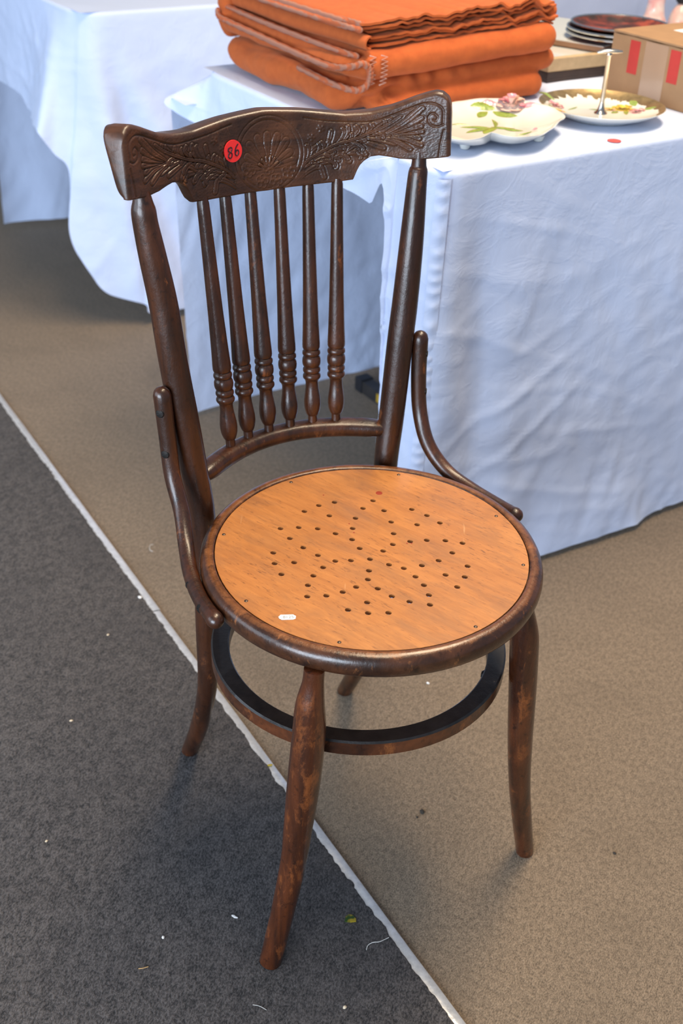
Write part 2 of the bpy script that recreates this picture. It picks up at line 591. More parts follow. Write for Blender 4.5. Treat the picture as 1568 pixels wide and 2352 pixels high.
to = mesh_obj('printed_number', t_, M['ink'], lot, smooth=False, loc=(0.001, -0.0003, 0.00018))

# lower hoop under the seat
mb = MB()
HC, HR, HZ = (0.0, 0.017), 0.1725, 0.3235
prof = [(-.0105, -.0085), (-.009, -.0100), (.0085, -.0100), (.0105, -.008), (.0105, .008), (.0085, .0100), (-.009, .0100), (-.0105, .0085)]
pts = [(HC[0] + (HR - .0105) * math.cos(a), HC[1] + (HR - .0105) * math.sin(a), HZ - .010) for a in np.linspace(0, 2 * math.pi, 96, endpoint=False)]
mb.sweep(pts, prof, closed=True, up=(0, 0, 1))
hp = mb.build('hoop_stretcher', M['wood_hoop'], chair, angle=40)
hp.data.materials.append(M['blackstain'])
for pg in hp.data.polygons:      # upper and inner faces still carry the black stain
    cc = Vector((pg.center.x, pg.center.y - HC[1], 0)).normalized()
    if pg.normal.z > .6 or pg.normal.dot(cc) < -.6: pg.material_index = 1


# legs
def leg(name, ctrl, mat=None):
    c = cr(ctrl, 8)
    mb = MB()
    pts = [tuple(p[:3]) for p in c]
    rad = [float(p[3]) for p in c]
    mb.tube(pts, rad, 24)
    return mb.build(name, mat or M['wood_leg'], chair, angle=50)


leg('front_leg', [(-0.1385, -0.1205, 0.4375, 0.0105), (-0.1400, -0.121, 0.4200, 0.0112), (-0.1428, -0.121, 0.392, 0.0150), (-0.1432, -0.121, 0.356, 0.0172), (-0.1482, -0.121, 0.284, 0.0176),
                  (-0.1541, -0.1208, 0.217, 0.0157), (-0.1585, -0.120, 0.1666, 0.0146), (-0.1700, -0.119, 0.0928, 0.0136), (-0.1780, -0.1175, 0.044, 0.0134), (-0.1855, -0.1168, GZ + .0006, 0.0130)])
leg('front_leg', [(0.1165, -0.124, 0.4375, 0.0105), (0.1185, -0.125, 0.418, 0.0125), (0.1225, -0.127, 0.392, 0.0155), (0.1255, -0.128, 0.3683, 0.0163), (0.1336, -0.128, 0.2966, 0.0160), (0.1418, -0.128, 0.2209, 0.0149),
                  (0.1534, -0.128, 0.1384, 0.0134), (0.1672, -0.128, 0.0698, 0.0126), (0.1822, -0.1282, 0.0006, 0.0115)])
# back posts: one bent piece from foot to crest rail
leg('back_post', [(-0.1294, 0.2420, GZ + .0006, 0.0115), (-0.128, 0.2090, 0.0747, 0.0122), (-0.128, 0.1833, 0.1419, 0.0124), (-0.128, 0.1700, 0.1971, 0.0128), (-0.128, 0.1680, 0.28, 0.0132), (-0.127, 0.1670, 0.36, 0.0140), (-0.127, 0.1681, 0.445, 0.0150),
                  (-0.1325, 0.1731, 0.5042, 0.0156), (-0.1395, 0.1775, 0.57, 0.0158), (-0.1470, 0.1840, 0.64, 0.0156), (-0.1520, 0.1901, 0.7035, 0.0153), (-0.1590, 0.1945, 0.755, 0.0143), (-0.1634, 0.1972, 0.788, 0.0130), (-0.1643, 0.1985, 0.8030, 0.0125), (-0.1645, 0.1990, 0.8120, 0.0102), (-0.1648, 0.2000, 0.8220, 0.0080)], M['wood'])
leg('back_post', [(0.1309, 0.2510, 0.0006, 0.0115), (0.130, 0.2150, 0.0747, 0.0122), (0.129, 0.1870, 0.1419, 0.0124), (0.128, 0.1720, 0.1971, 0.0128), (0.126, 0.1680, 0.28, 0.0132), (0.125, 0.1670, 0.36, 0.0140), (0.1243, 0.1681, 0.445, 0.0150),
                  (0.1315, 0.1731, 0.5042, 0.0156), (0.1375, 0.1775, 0.556, 0.0158), (0.1435, 0.182, 0.6085, 0.0157), (0.1490, 0.1856, 0.6508, 0.0154), (0.1560, 0.1910, 0.72, 0.0141), (0.1624, 0.1974, 0.7904, 0.0114), (0.1640, 0.1985, 0.8040, 0.0106), (0.1645, 0.1990, 0.8100, 0.0086), (0.1648, 0.2000, 0.8250, 0.0078)], M['wood'])

# side braces
BR = [[0.1617, 0.1729, 0.6094], [0.1602, 0.1681, 0.5601], [0.1603, 0.1594, 0.5155], [0.1653, 0.1368, 0.4809], [0.1745, 0.1057, 0.4569], [0.1862, 0.0675, 0.4477], [0.1949, 0.0246, 0.4464]]


def axis_frame(d):
    d = Vector(d).normalized()
    return d.to_track_quat('Z', 'Y').to_matrix()


for sgn, tip, end_ in ((-1, (0.1975, -0.0185, 0.4484), 'l'), (1, (0.1985, -0.0020, 0.4478), 'r')):
    ctrl = [(p[0] + (.0045 if i < 3 else 0), p[1], p[2]) for i, p in enumerate(BR)] + [tip]
    c = cr(ctrl, 8)
    rad = [0.0096 if i < 30 else 0.0086 for i in range(len(c))]
    rad = [0.0098 - 0.0016 * (i / (len(c) - 1)) for i in range(len(c))]
    rad[-1] = 0.0092
    rad[-2] = 0.0090
    mb = MB()
    mb.tube([(sgn * p[0], p[1], p[2]) for p in c], rad, 18, round_ends=True)
    br = mb.build('side_brace', M['wood'], chair, angle=60)
    for q, out in ((3, (.8, -.62, 0.1)), (11, (.8, -.62, 0.1)), (43, (.9, -.45, .1)), (51, (.95, -.3, .1))):
        p = Vector((sgn * c[q][0], c[q][1], c[q][2]))
        dd = Vector((sgn * out[0], out[1], out[2])).normalized()
        A_ = axis_frame(dd)
        hd = MB()
        hd.lathe([(0.0050, -0.004), (0.0050, 0.0004), (0.0042, 0.0013), (0.0001, 0.0017)], 16, p + dd * (rad[q] - 0.0012), A_)
        so_ = hd.build('screw', M['screw'], br)
        sl = MB()
        ctr = p + dd * (rad[q] - 0.0012 + 0.0015)
        sl.sweep([ctr - A_ @ Vector((.0033, .001, 0)), ctr + A_ @ Vector((.0033, .001, 0))], [(-.0004, -.0004), (.0004, -.0004), (.0004, .0004), (-.0004, .0004)])
        sl.build('slot', M['black'], br)
# bolt heads on the inner side of the hoop at the front legs
for x, y in ((0.1255, -0.128), (-0.143, -0.121)):
    dirv = Vector((-x, -(y - .017), 0)).normalized()
    p = Vector((x, y, 0)) + dirv * 0.0
    rr = math.hypot(x, y - .017)
    q = Vector((0, .017, 0)) - dirv * (HR - .021)
    hd = MB()
    hd.lathe([(0.0052, -0.001), (0.0052, 0.001), (0.0035, 0.003), (0.0001, 0.0036)], 14, (q.x, q.y, HZ - .009), axis_frame(dirv))
    hd.build('bolt_head', M['screw'], chair)

# lower cross rail of the back
mb = MB()
pts, secs = [], []
for i in range(41):
    a = -0.124 + 0.248 * i / 40
    y = 0.219 - 3.1 * a * a
    z = 0.497 + 0.0 * a
    e = min(1.0, (0.1235 - abs(a)) / 0.016)
    e = 0.62 + 0.38 * math.sqrt(max(0, e)) if e < 1 else 1.0
    pts.append((a, y, z))
    secs.append([(0.0125 * e * math.copysign(abs(math.cos(t)) ** .8, math.cos(t)), 0.0105 * e * math.copysign(abs(math.sin(t)) ** .8, math.sin(t))) for t in np.linspace(0, 2 * math.pi, 20, endpoint=False)])
mb.sweep(pts, secs, up=(0, -.1, 1))
mb.build('cross_rail', M['wood'], chair, angle=60)

# spindles
SPB = [(0.0714, 0.2050), (0.0437, 0.2140), (0.0145, 0.2175)]
SPT = [(0.0825, 0.2390, 0.7900), (0.0512, 0.2500, 0.7885), (0.0180, 0.2560, 0.7880)]
sp_prof = [(0.0, .0058), (0.012, .0060), (0.020, .0066), (0.06, .0069), (0.15, .0072), (0.30, .0079), (0.45, .0087), (0.58, .0098), (0.645, .0106), (0.660, .0106), (0.668, .0100), (0.671, .0088),
           (0.675, .0098), (0.680, .0107), (0.688, .0109), (0.694, .0104), (0.698, .0091), (0.702, .0100), (0.710, .0109), (0.722, .0112), (0.733, .0109), (0.741, .0101), (0.745, .0090), (0.749, .0099), (0.755, .0106), (0.763, .0106), (0.769, .0099), (0.772, .0089),
           (0.776, .0099), (0.782, .0108), (0.790, .0109), (0.796, .0101), (0.801, .0086), (0.812, .0077), (0.835, .0080), (0.865, .0092), (0.890, .0101), (0.910, .0102), (0.930, .0096), (0.948, .0080), (0.957, .0068), (0.960, .0057), (1.0, .0056)]
for (bx, by), (tx, ty, tz) in zip(SPB, SPT):
    for s in (-1, 1):
        top, bot = Vector((s * tx, ty, tz + .004)), Vector((s * bx, by, 0.503))
        mb = MB()
        mb.tube([top.lerp(bot, t) for t, r in sp_prof], [r for t, r in sp_prof], 18)
        mb.build('spindle', M['wood'], chair, angle=35)

# carved crest rail ---------------------------------------------------------
TOPE = [(0, .8712), (0.01, .8706), (.028, .8692), (.0425, .8682), (.070, .8650), (.0885, .8632), (.105, .8643), (.1166, .8657), (.1355, .8713), (.148, .8775), (.157, .8822), (.168, .8872), (.175, .8895), (.180, .8885), (.1845, .8845), (.1865, .8790), (.1872, .870)]
BOTE = [(0, .7868), (.048, .7881), (.080, .7904), (.0968, .7928), (.0988, .7975), (.101, .8028), (.104, .8085), (.108, .8130), (.1145, .8178), (.123, .8194), (.132, .8184), (.143, .8166), (.1535, .8166), (.163, .8172), (.177, .8200), (.1850, .8220), (.1872, .8235)]
AMAX = 0.1872
tx_, tz_ = zip(*TOPE)
bx_, bz_ = zip(*BOTE)


def smooth_interp(a, xs, zs):
    return np.interp(a, xs, zs)


na = 621
acol = np.linspace(-AMAX, AMAX, na)
topc = np.interp(np.abs(acol), tx_, tz_)
botc = np.interp(np.abs(acol), bx_, bz_)
ker = np.exp(-np.linspace(-2, 2, 13) ** 2)
ker /= ker.sum()
ts_ = np.convolve(np.pad(topc, 6, mode='edge'), ker, 'valid')
endw = np.clip((np.abs(acol) - 0.176) / 0.004, 0, 1)
topc = ts_ * (1 - endw) + topc * endw

# relief height field in rail coordinates (a, z), 0.4 mm cells
GA = np.arange(-0.192, 0.1921, 0.0004)
GZ_ = np.arange(0.783, 0.8951, 0.0004)
HF = np.zeros((len(GA), len(GZ_)))


def dist_field(poly, pad):
    poly = np.array(poly)
    lo, hi = poly.min(0) - pad, poly.max(0) + pad
    i0, i1 = np.searchsorted(GA, [lo[0], hi[0]])
    j0, j1 = np.searchsorted(GZ_, [lo[1], hi[1]])
    if i1 <= i0 or j1 <= j0: return None
    X, Z = np.meshgrid(GA[i0:i1], GZ_[j0:j1], indexing='ij')
    D = np.full(X.shape, 1e9)
    T = np.zeros(X.shape)
    nseg = len(poly) - 1
    for k in range(nseg):
        a, b = poly[k], poly[k + 1]
        d = b - a
        L = d @ d + 1e-12
        t = np.clip(((X - a[0]) * d[0] + (Z - a[1]) * d[1]) / L, 0, 1)
        q = np.hypot(X - a[0] - t * d[0], Z - a[1] - t * d[1])
        w = q < D
        D = np.where(w, q, D)
        T = np.where(w, (k + t) / nseg, T)
    return (slice(i0, i1), slice(j0, j1)), D, T


def lobe(poly, w0, w1, h, vein=True):
    """raised leaf lobe with an incised outline; width w0 at root, w1 towards the tip"""
    p = cr(poly, 6)
    r = dist_field(p, max(w0, w1) + 0.003)
    if r is None: return
    sl, D, T = r
    w = w0 + (w1 - w0) * np.sin(np.clip(T, 0, 1) * math.pi * 0.62) ** 1.2
    x = D / w
    body = np.where(x < 1, 0.62 * h * (1 - np.minimum(x, 1) ** 3), 0)
    if vein: body = body - np.where(x < 1, 0.55 * h * np.exp(-(D / 0.0005) ** 2), 0)
    groove = -0.75 * h * np.exp(-((D - w) / 0.0006) ** 2)
    cur = HF[sl]
    HF[sl] = np.where(x < 1, np.maximum(cur * .2, body), cur) + np.where(x > .8, groove, 0)


def groove(poly, w, h, smooth=6):
    p = cr(poly, smooth) if smooth else np.array(poly)
    r = dist_field(p, w * 3)
    if r is None: return
    sl, D, T = r
    HF[sl] = np.minimum(HF[sl], HF[sl] * 0.4 - h * np.exp(-(D / w) ** 2))


def ridge(poly, w, h, smooth=6):
    p = cr(poly, smooth) if smooth else np.array(poly)
    r = dist_field(p, w * 3)
    if r is None: return
    sl, D, T = r
    HF[sl] = np.maximum(HF[sl], h * np.exp(-(D / w) ** 2))


STROKES = [[(0.04, 0.807), (0.0494, 0.8161), (0.0661, 0.8251), (0.082, 0.832), (0.0985, 0.8367), (0.1156, 0.8442), (0.1321, 0.8531), (0.1437, 0.8619)], [(0.1309, 0.8441), (0.1478, 0.8563), (0.163, 0.872)], [(0.132, 0.8436), (0.1489, 0.8528), (0.1621, 0.8619)], [(0.1341, 0.8436), (0.1489, 0.8486), (0.1616, 0.8536)], [(0.1363, 0.8435), (0.1499, 0.8457), (0.1626, 0.8478)], [(0.1373, 0.842), (0.1499, 0.8433), (0.1601, 0.8404)], [(0.1362, 0.8402), (0.1489, 0.8384), (0.1617, 0.8333)], [(0.1211, 0.8396), (0.1373, 0.8366), (0.152, 0.8284)], [(0.1099, 0.8381), (0.1265, 0.8361), (0.1383, 0.8336)], [(0.1008, 0.8367), (0.1155, 0.8322), (0.1275, 0.8283)], [(0.0661, 0.8251), (0.0725, 0.8357), (0.0752, 0.8452)], [(0.082, 0.832), (0.0917, 0.8403), (0.093, 0.8498)], [(0.0915, 0.8343), (0.1033, 0.8451), (0.1011, 0.8499)], [(0.1055, 0.8404), (0.1179, 0.8466), (0.1168, 0.8526)], [(0.1156, 0.8442), (0.1278, 0.8529), (0.1342, 0.8591)], [(0.04, 0.807), (0.062, 0.8156), (0.0817, 0.8199), (0.0982, 0.8229), (0.1097, 0.82)], [(0.0865, 0.8211), (0.1007, 0.8307), (0.1097, 0.8212)], [(0.0424, 0.802), (0.0593, 0.8108), (0.0767, 0.8139), (0.0796, 0.8078)], [(0.0341, 0.7928), (0.0489, 0.804), (0.0618, 0.8083), (0.0664, 0.7971)], [(0.0743, 0.8152), (0.0865, 0.8199), (0.0934, 0.8137)], [(0.0494, 0.8161), (0.0536, 0.8256), (0.0601, 0.8301)], [(0.0661, 0.8251), (0.0674, 0.8299), (0.0645, 0.8336)]]
BORDER = [(0.1807, 0.8564), (0.1805, 0.8717), (0.1728, 0.8774), (0.163, 0.8761), (0.1478, 0.8687), (0.1213, 0.8568), (0.0989, 0.8546), (0.0695, 0.856), (0.045, 0.8603), (0.0129, 0.8640)]
SPIRAL = [(0.1807, 0.8564), (0.1759, 0.8538), (0.17, 0.8557), (0.168, 0.8624), (0.1719, 0.8674), (0.1758, 0.8642), (0.1749, 0.860), (0.1728, 0.8606)]
ENDL = [(0.1817, 0.8506), (0.179, 0.836), (0.1777, 0.8226)]
H = 0.00105
for s in (1, -1):
    fl = lambda L: [(s * a, z) for a, z in L]
    for i in (15, 16, 17, 18, 19):
        lobe(fl(STROKES[i]), 0.0018, 0.0036, H)
    for i in (10, 11, 12, 13, 14, 20, 21):
        lobe(fl(STROKES[i]), 0.0014, 0.0030, H)
    for i in (9, 8, 7, 6, 5, 4, 3, 2, 1):
        lobe(fl(STROKES[i]), 0.0014, 0.0034, H)
    # small leaves curling off both sides of the two main stems
    for st_i, t0_, t1_, n_, ln in ((0, .12, .92, 9, .015), (15, .15, .85, 6, .013)):
        cs = cr(STROKES[st_i], 12)
        for k in range(n_):
            q = t0_ + (t1_ - t0_) * k / (n_ - 1)
            i_ = int(q * (len(cs) - 2))
            p_, d_ = cs[i_], cs[i_ + 1] - cs[i_]
            d_ = d_ / np.linalg.norm(d_)
            nn_ = np.array([-d_[1], d_[0]])
            for sg in (1, -1):
                L_ = ln * (0.75 + .35 * math.sin(k * 2.3 + sg))
                if st_i == 15 and sg > 0: continue
                e1 = p_ + d_ * L_ * .55 + nn_ * sg * L_ * .28
                e2 = p_ + d_ * L_ * .85 + nn_ * sg * L_ * .62
                e3 = p_ + d_ * L_ * .80 + nn_ * sg * L_ * .80
                if e3[1] > np.interp(e3[0], tx_, tz_) - .012 or e3[1] < np.interp(e3[0], bx_, bz_) + .006 or e3[0] > .135: continue
                lobe(fl([p_, e1, e2, e3]), 0.0010, 0.0022, H * .9)
    lobe(fl(STROKES[0]), 0.0018, 0.0018, H * 1.0)
    groove(fl(BORDER), 0.0009, H * 1.0)
    groove(fl(SPIRAL), 0.0009, H * 1.0)
    groove(fl(ENDL), 0.0008, H * 0.9)
    for a, z in ((0.0533, 0.8400), (0.0640, 0.8490)):
        ridge([(s * a - .0004, z), (s * a + .0004, z)], 0.0020, H * 0.9, 0)
        for k in range(5):
            an = 2 * math.pi * k / 5 + a * 90
            ridge([(s * a + .0028 * math.cos(an), z + .0028 * math.sin(an)), (s * a + .0032 * math.cos(an), z + .0032 * math.sin(an))], 0.0013, H * .8, 0)
# medallion with a shell fan above a bunch of blossoms
MC, MR = (0.003, 0.8255), 0.0385
ringp = lambda r: [(MC[0] + r * math.cos(t), MC[1] + r * math.sin(t) * .98) for t in np.linspace(0, 2 * math.pi, 60)]
r = dist_field(ringp(MR), 0.06)
sl, D, T = r
XX, ZZ = np.meshgrid(GA[sl[0]], GZ_[sl[1]], indexing='ij')
inside = np.hypot(XX - MC[0], ZZ - MC[1]) < MR
HF[sl] = np.where(inside, 0, HF[sl])
ridge(ringp(MR), 0.0012, H * .9, 0)
groove(ringp(MR - .0024), 0.0007, H * .7, 0)
groove(ringp(MR + .0024), 0.0007, H * .7, 0)
FO = np.array([0.003, 0.8100])
for k in range(9):
    an = math.radians(168 - k * 19.5)
    L = 0.0355 if 1 < k < 7 else 0.030
    dv = np.array([math.cos(an), math.sin(an)])
    lobe([FO + dv * .006, FO + dv * (L * .6), FO + dv * L], 0.0010, 0.0048, H * .75, True)
for k in range(6):
    an = math.radians(150 - k * 24)
    dv = np.array([math.cos(an), math.sin(an)])
    lobe([FO, FO + dv * .006, FO + dv * .013], 0.0009, 0.0018, H * 1.2, False)
for fx, fz, fr in ((-0.021, 0.812, .0085), (-0.006, 0.7985, .0085), (0.011, 0.7975, .0085), (0.026, 0.8055, .0085), (0.003, 0.8105, .0070)):
    for k in range(5):
        an = 2 * math.pi * k / 5 + fx * 200
        c_ = np.array([fx + fr * .52 * math.cos(an), fz + fr * .52 * math.sin(an)])
        ridge([(c_[0] + fr * .36 * math.cos(t), c_[1] + fr * .36 * math.sin(t)) for t in np.linspace(an - 2.2, an + 2.2, 14)], 0.0006, H * .7, 0)
    ridge([(fx - .0003, fz), (fx + .0003, fz)], fr * .2, H * .9, 0)

nrow = 150
vrow = np.linspace(0, 1, nrow)
nb = 26
verts = []
hrng = rng.normal(0, 1, HF.shape)
kk = np.ones(3) / 3
for ax in (0, 1):
    hrng = np.apply_along_axis(lambda q: np.convolve(q, kk, 'same'), ax, hrng)
HF += np.clip(hrng, -1.5, 1.5) * 0.00016 * (HF < 0.0006)
for i, a in enumerate(acol):
    zb, zt = botc[i], topc[i]
    hgt = zt - zb
    z = zb + vrow * hgt
    y = 0.25 - 2.3 * a * a + 0.12 * (z - 0.80)
    de = np.minimum(np.minimum((z - zb) * 2.2, zt - z), (AMAX - abs(a)) * 1.2)
    R_ = 0.0048
    bev = np.where(de < R_, R_ - np.sqrt(np.maximum(0, R_ ** 2 - (R_ - np.clip(de, 0, R_)) ** 2)), 0)
    fa = (a - GA[0]) / 0.0004
    ia = int(min(max(fa, 0), len(GA) - 2))
    fz_ = (z - GZ_[0]) / 0.0004
    iz = np.clip(fz_.astype(int), 0, len(GZ_) - 2)
    ta, tz2 = fa - ia, np.clip(fz_ - iz, 0, 1)
    h = (HF[ia, iz] * (1 - ta) * (1 - tz2) + HF[ia + 1, iz] * ta * (1 - tz2) + HF[ia, iz + 1] * (1 - ta) * tz2 + HF[ia + 1, iz + 1] * ta * tz2)
    h = h * np.clip(de / 0.004, 0, 1)
    # surface normal in plan
    nx, ny = -4.6 * a, -1.0
    L = math.hypot(nx, ny)
    nx, ny = nx / L, ny / L
    off = h - bev
    for k in range(nrow):
        verts.append((a + nx * off[k], y[k] + ny * off[k], z[k]))
    for k in range(nb):
        q = 1 - k / (nb - 1)
        zz = zb + q * hgt
        th = 0.017 + 0.012 * q
        # rounded back edges
        th -= 0.011 * (1 - math.sqrt(max(0, 1 - (abs(q - .5) * 2) ** 7)))
        yy = 0.25 - 2.3 * a * a + 0.12 * (zz - 0.80)
        th = th - 0.010 * (1 - math.sqrt(max(0, 1 - max(0, (abs(a) - AMAX + .011) / .011) ** 2)))
        th = max(th, 0.007)
        verts.append((a - nx * th, yy - ny * th, zz - (0.001 if q > .99 else 0)))
ring = nrow + nb
faces = [(i * ring + k, (i + 1) * ring + k, (i + 1) * ring + (k + 1) % ring, i * ring + (k + 1) % ring) for i in range(na - 1) for k in range(ring)]
faces += [tuple(range(ring)), tuple((na - 1) * ring + k for k in range(ring))]
mb = MB()
mb.v, mb.f = verts, faces
rail = mb.build('crest_rail', M['wood_rail'], chair, angle=70)
rail['label'] = 'crest rail with pressed leaf scrolls and a shell medallion'


# red round sticker with handwritten 86
def rail_pt(a, z, off):
    y = 0.25 - 2.3 * a * a + 0.12 * (z - 0.80)
    nx, ny = -4.6 * a, -1.0
    L = math.hypot(nx, ny)
    return (a + nx / L * off, y + ny / L * off, z)


SCX, SCZ, SR = -0.0416, 0.8352, 0.0113
mb = MB()
v = [rail_pt(SCX, SCZ, 0.0024)]
nr, ns = 4, 36
for j in range(1, nr + 1):
    for i in range(ns):
        t = 2 * math.pi * i / ns
        v.append(rail_pt(SCX + SR * j / nr * math.cos(t), SCZ + SR * j / nr * math.sin(t), 0.0024))
for i in range(ns):
    t = 2 * math.pi * i / ns
    v.append(rail_pt(SCX + SR * math.cos(t), SCZ + SR * math.sin(t), 0.0012))
f = [(0, 1 + i, 1 + (i + 1) % ns) for i in range(ns)]
for j in range(nr):
    b0, b1 = 1 + j * ns, 1 + (j + 1) * ns
    f += [(b0 + i, b1 + i, b1 + (i + 1) % ns, b0 + (i + 1) % ns) for i in range(ns)]
mb.add(v, f)
stick = mb.build('round_sticker', mat_plain('red_sticker', (0.80, 0.028, 0.028), 0.45), chair, angle=50)
stick['label'] = 'bright red round sticker with handwritten 86'
M['pen'] = mat_plain('black_pen', (0.02, 0.004, 0.012), 0.5)
eight = [(0.2, .95), (-.55, .8), (-.7, .35), (-.1, .1), (.45, -.25), (.25, -.85), (-.45, -.95), (-.8, -.5), (-.35, -.05), (.35, .3), (.5, .75), (.1, 1.0)]
six = [(.55, 1.1), (-.1, .6), (-.5, -.05), (-.45, -.75), (.1, -.95), (.6, -.55), (.45, -.02), (-.05, .0), (-.45, -.35)]
for name, poly, ox, w in (('handwritten_digit', eight, -0.0038, .0040), ('handwritten_digit', six, 0.0042, .0040)):
    c = cr(poly, 6)
    mb = MB()
    mb.tube([rail_pt(SCX + ox + p[0] * w, SCZ - 0.001 + p[1] * .0056 + (0.0013 if ox > 0 else 0), 0.0025) for p in c], 0.00066, 6)
    mb.build(name, M['pen'], stick)

# ------------------------------------------------------------------ tables: frame (s along the length, t away from the chair)
TA = np.array([0.116, 1.518])
TD = np.array([0.82865, 0.55976])
TN = np.array([-TD[1], TD[0]])
TR = math.atan2(TD[1], TD[0])
TZ = 0.731


def tw(s, t, z=0.0):
    p = TA + TD * s + TN * t
    return (p[0], p[1], z)


M['board'] = mat_plain('table_board', (0.40, 0.30, 0.19), 0.6, var=0.1)
M['steel'] = mat_plain('dark_steel', (0.06, 0.055, 0.055), 0.5, 0.6, var=0.2)
M['rubber'] = mat_plain('black_rubber', (0.012, 0.012, 0.016), 0.6)
M['yellow'] = mat_plain('yellow_label', (0.42, 0.26, 0.02), 0.5)


def folding_table(s0, s1, t0, t1, label, trestles):
    T = empty('trestle_table', tw(s0, t0), TR)
    tag(T, label, 'table')
    L, D_ = s1 - s0, t1 - t0
    mb = MB()
    mb.box(0.05, L, 0.05, D_ - .05, TZ - .036, TZ - .010)
    mb.build('table_top', M['board'], T, smooth=False)
    for s in trestles:
        mb = MB()
        mb.box(s - .014, s + .014, .08, D_ - .045, 0.001, 0.030)
        ft = mb.build('foot_bar', M['steel'], T, smooth=False)
        for tt in (.075, D_ - .062):
            mb = MB()
            mb.box(s - .016, s + .016, tt, tt + .026, 0.0, 0.033)
            mb.build('rubber_cap', M['rubber'], ft, smooth=False)
        mb = MB()
        mb.box(s - .0146, s - .0140, D_ - .150, D_ - .120, 0.006, 0.026)
        mb.build('yellow_sticker', M['yellow'], ft, smooth=False)
        for tt in (.22, D_ - .22):
            mb = MB()
            mb.tube([(s, tt, .03), (s, tt, TZ - .032)], .014, 12)
            mb.build('leg', M['steel'], T)
    return T


folding_table(0.0, 2.2, 0.0, 0.76, 'plain trestle table hidden beneath the nearer white cloth', (0.388, 1.8))
folding_table(0.0, 3.2, 1.28, 2.09, 'plain trestle table hidden beneath the farther white cloth', (0.5, 2.7))


def build_cloth(name, rul_top, rul_bot, top_rect, label, nv=60, fold=None, seed=0, mat=None, sub=10, inset=0.05, zt=TZ, step=0.009, wr=1.0):
    """rulings from table edge to hem; both lists are in table coordinates, top_rect = (s0,s1,t0,t1) of flat top or None"""
    tp = cr(rul_top, sub)
    bt = cr(rul_bot, sub)
    sl_ = np.maximum(np.linalg.norm(np.diff(tp, axis=0), axis=1), np.linalg.norm(np.diff(bt, axis=0), axis=1))
    al = np.concatenate([[0], np.cumsum(sl_)])
    u_ = np.linspace(0, al[-1], int(al[-1] / step) + 2)
    tp = np.stack([np.interp(u_, al, tp[:, k]) for k in range(tp.shape[1])], 1)
    bt = np.stack([np.interp(u_, al, bt[:, k]) for k in range(3)], 1)
    n = len(tp)
    vs = []
    for i in range(n):
        # outward direction from path tangent
        a, b = tp[max(i - 1, 0)], tp[min(i + 1, n - 1)]
        tg = (b - a)[:2]
        tg = tg / (np.linalg.norm(tg) + 1e-9)
        out = np.array([tg[1], -tg[0]])
        for j in range(nv):
            if j == 0:              # tongue lying under the flat top
                p = tp[i][:2] - out * (0.009 + inset)
                vs.append([p[0], p[1], zt - .0012, out[0], out[1], 0.0, i])
            elif j < 6:             # round over the table edge
                an = (j - 1) / 5 * math.pi / 2
                r_ = 0.009
                p = tp[i][:2] + out * (r_ * math.sin(an) - r_)
                z = zt - r_ + r_ * math.cos(an)
                vs.append([p[0], p[1], z, out[0], out[1], 0.0, i])
            else:
                q = (j - 6) / (nv - 7)
                z = (zt - .009) * (1 - q) + bt[i][2] * q
                p = tp[i][:2] * (1 - q) + bt[i][:2] * q
                vs.append([p[0], p[1], z, out[0], out[1], q, i])
    V = []
    for x, y, z, ox, oy, q, i in vs:
        dsp = 0.0
        if q > 0:
            g = min(1, q * 3)
            dsp = g * (0.006 * mnoise.noise(Vector((x * 5 + seed, y * 5, z * 3.0))) + 0.003 * mnoise.noise(Vector((x * 14, y * 14 + seed, z * 9 + x * 6)))
                       + 0.0012 * mnoise.noise(Vector((x * 40, y * 40, z * 30 + seed))))
            e = x + y
            for k, (th_, fx, fz, am) in enumerate(((0.5, 3.0, 13.0, .0032), (-0.35, 2.5, 15.0, .0026), (1.25, 3.0, 16.0, .0024), (0.15, 7.0, 26.0, .0014))):
                u1, u2 = e * math.cos(th_) + z * math.sin(th_), -e * math.sin(th_) + z * math.cos(th_)
                n1 = mnoise.noise(Vector((u1 * fx + 3 * k + seed, u2 * fz, k * 7.7 + seed)))
                n2 = max(0.0, mnoise.noise(Vector((e * 3 + seed * 2, z * 3, 5.1 * k))) + .25)
                dsp += wr * g * am * max(0.0, 1 - abs(n1) * 5) * n2 * 1.6
            if fold is not None: dsp += fold(x, y, z, q)
        V.append((x + ox * dsp, y + oy * dsp, z))
    mb = MB()
    mb.v = V
    mb.f = grid_faces(n, nv)
    if top_rect:
        s0, s1, t0, t1 = top_rect
        nu, nw = int((s1 - s0) / .02) + 1, int((t1 - t0) / .02) + 1
        base = len(mb.v)
        for i in range(nu):
            for j in range(nw):
                s, t = s0 + (s1 - s0) * i / (nu - 1), t0 + (t1 - t0) * j / (nw - 1)
                ed = min(s - s0, t - t0, 0.03, t1 - t) / 0.03
                mb.v.append((s, t, zt + ed * 0.0012 * mnoise.noise(Vector((s * 12, t * 12, seed)))))
        mb.f += grid_faces(nu, nw, base)
    o = mb.build(name, mat or M['cloth'], None, angle=None)
    o.location = tw(0, 0, 0)
    o.rotation_euler = (0, 0, TR)
    tag(o, label, 'tablecloth')
    return o


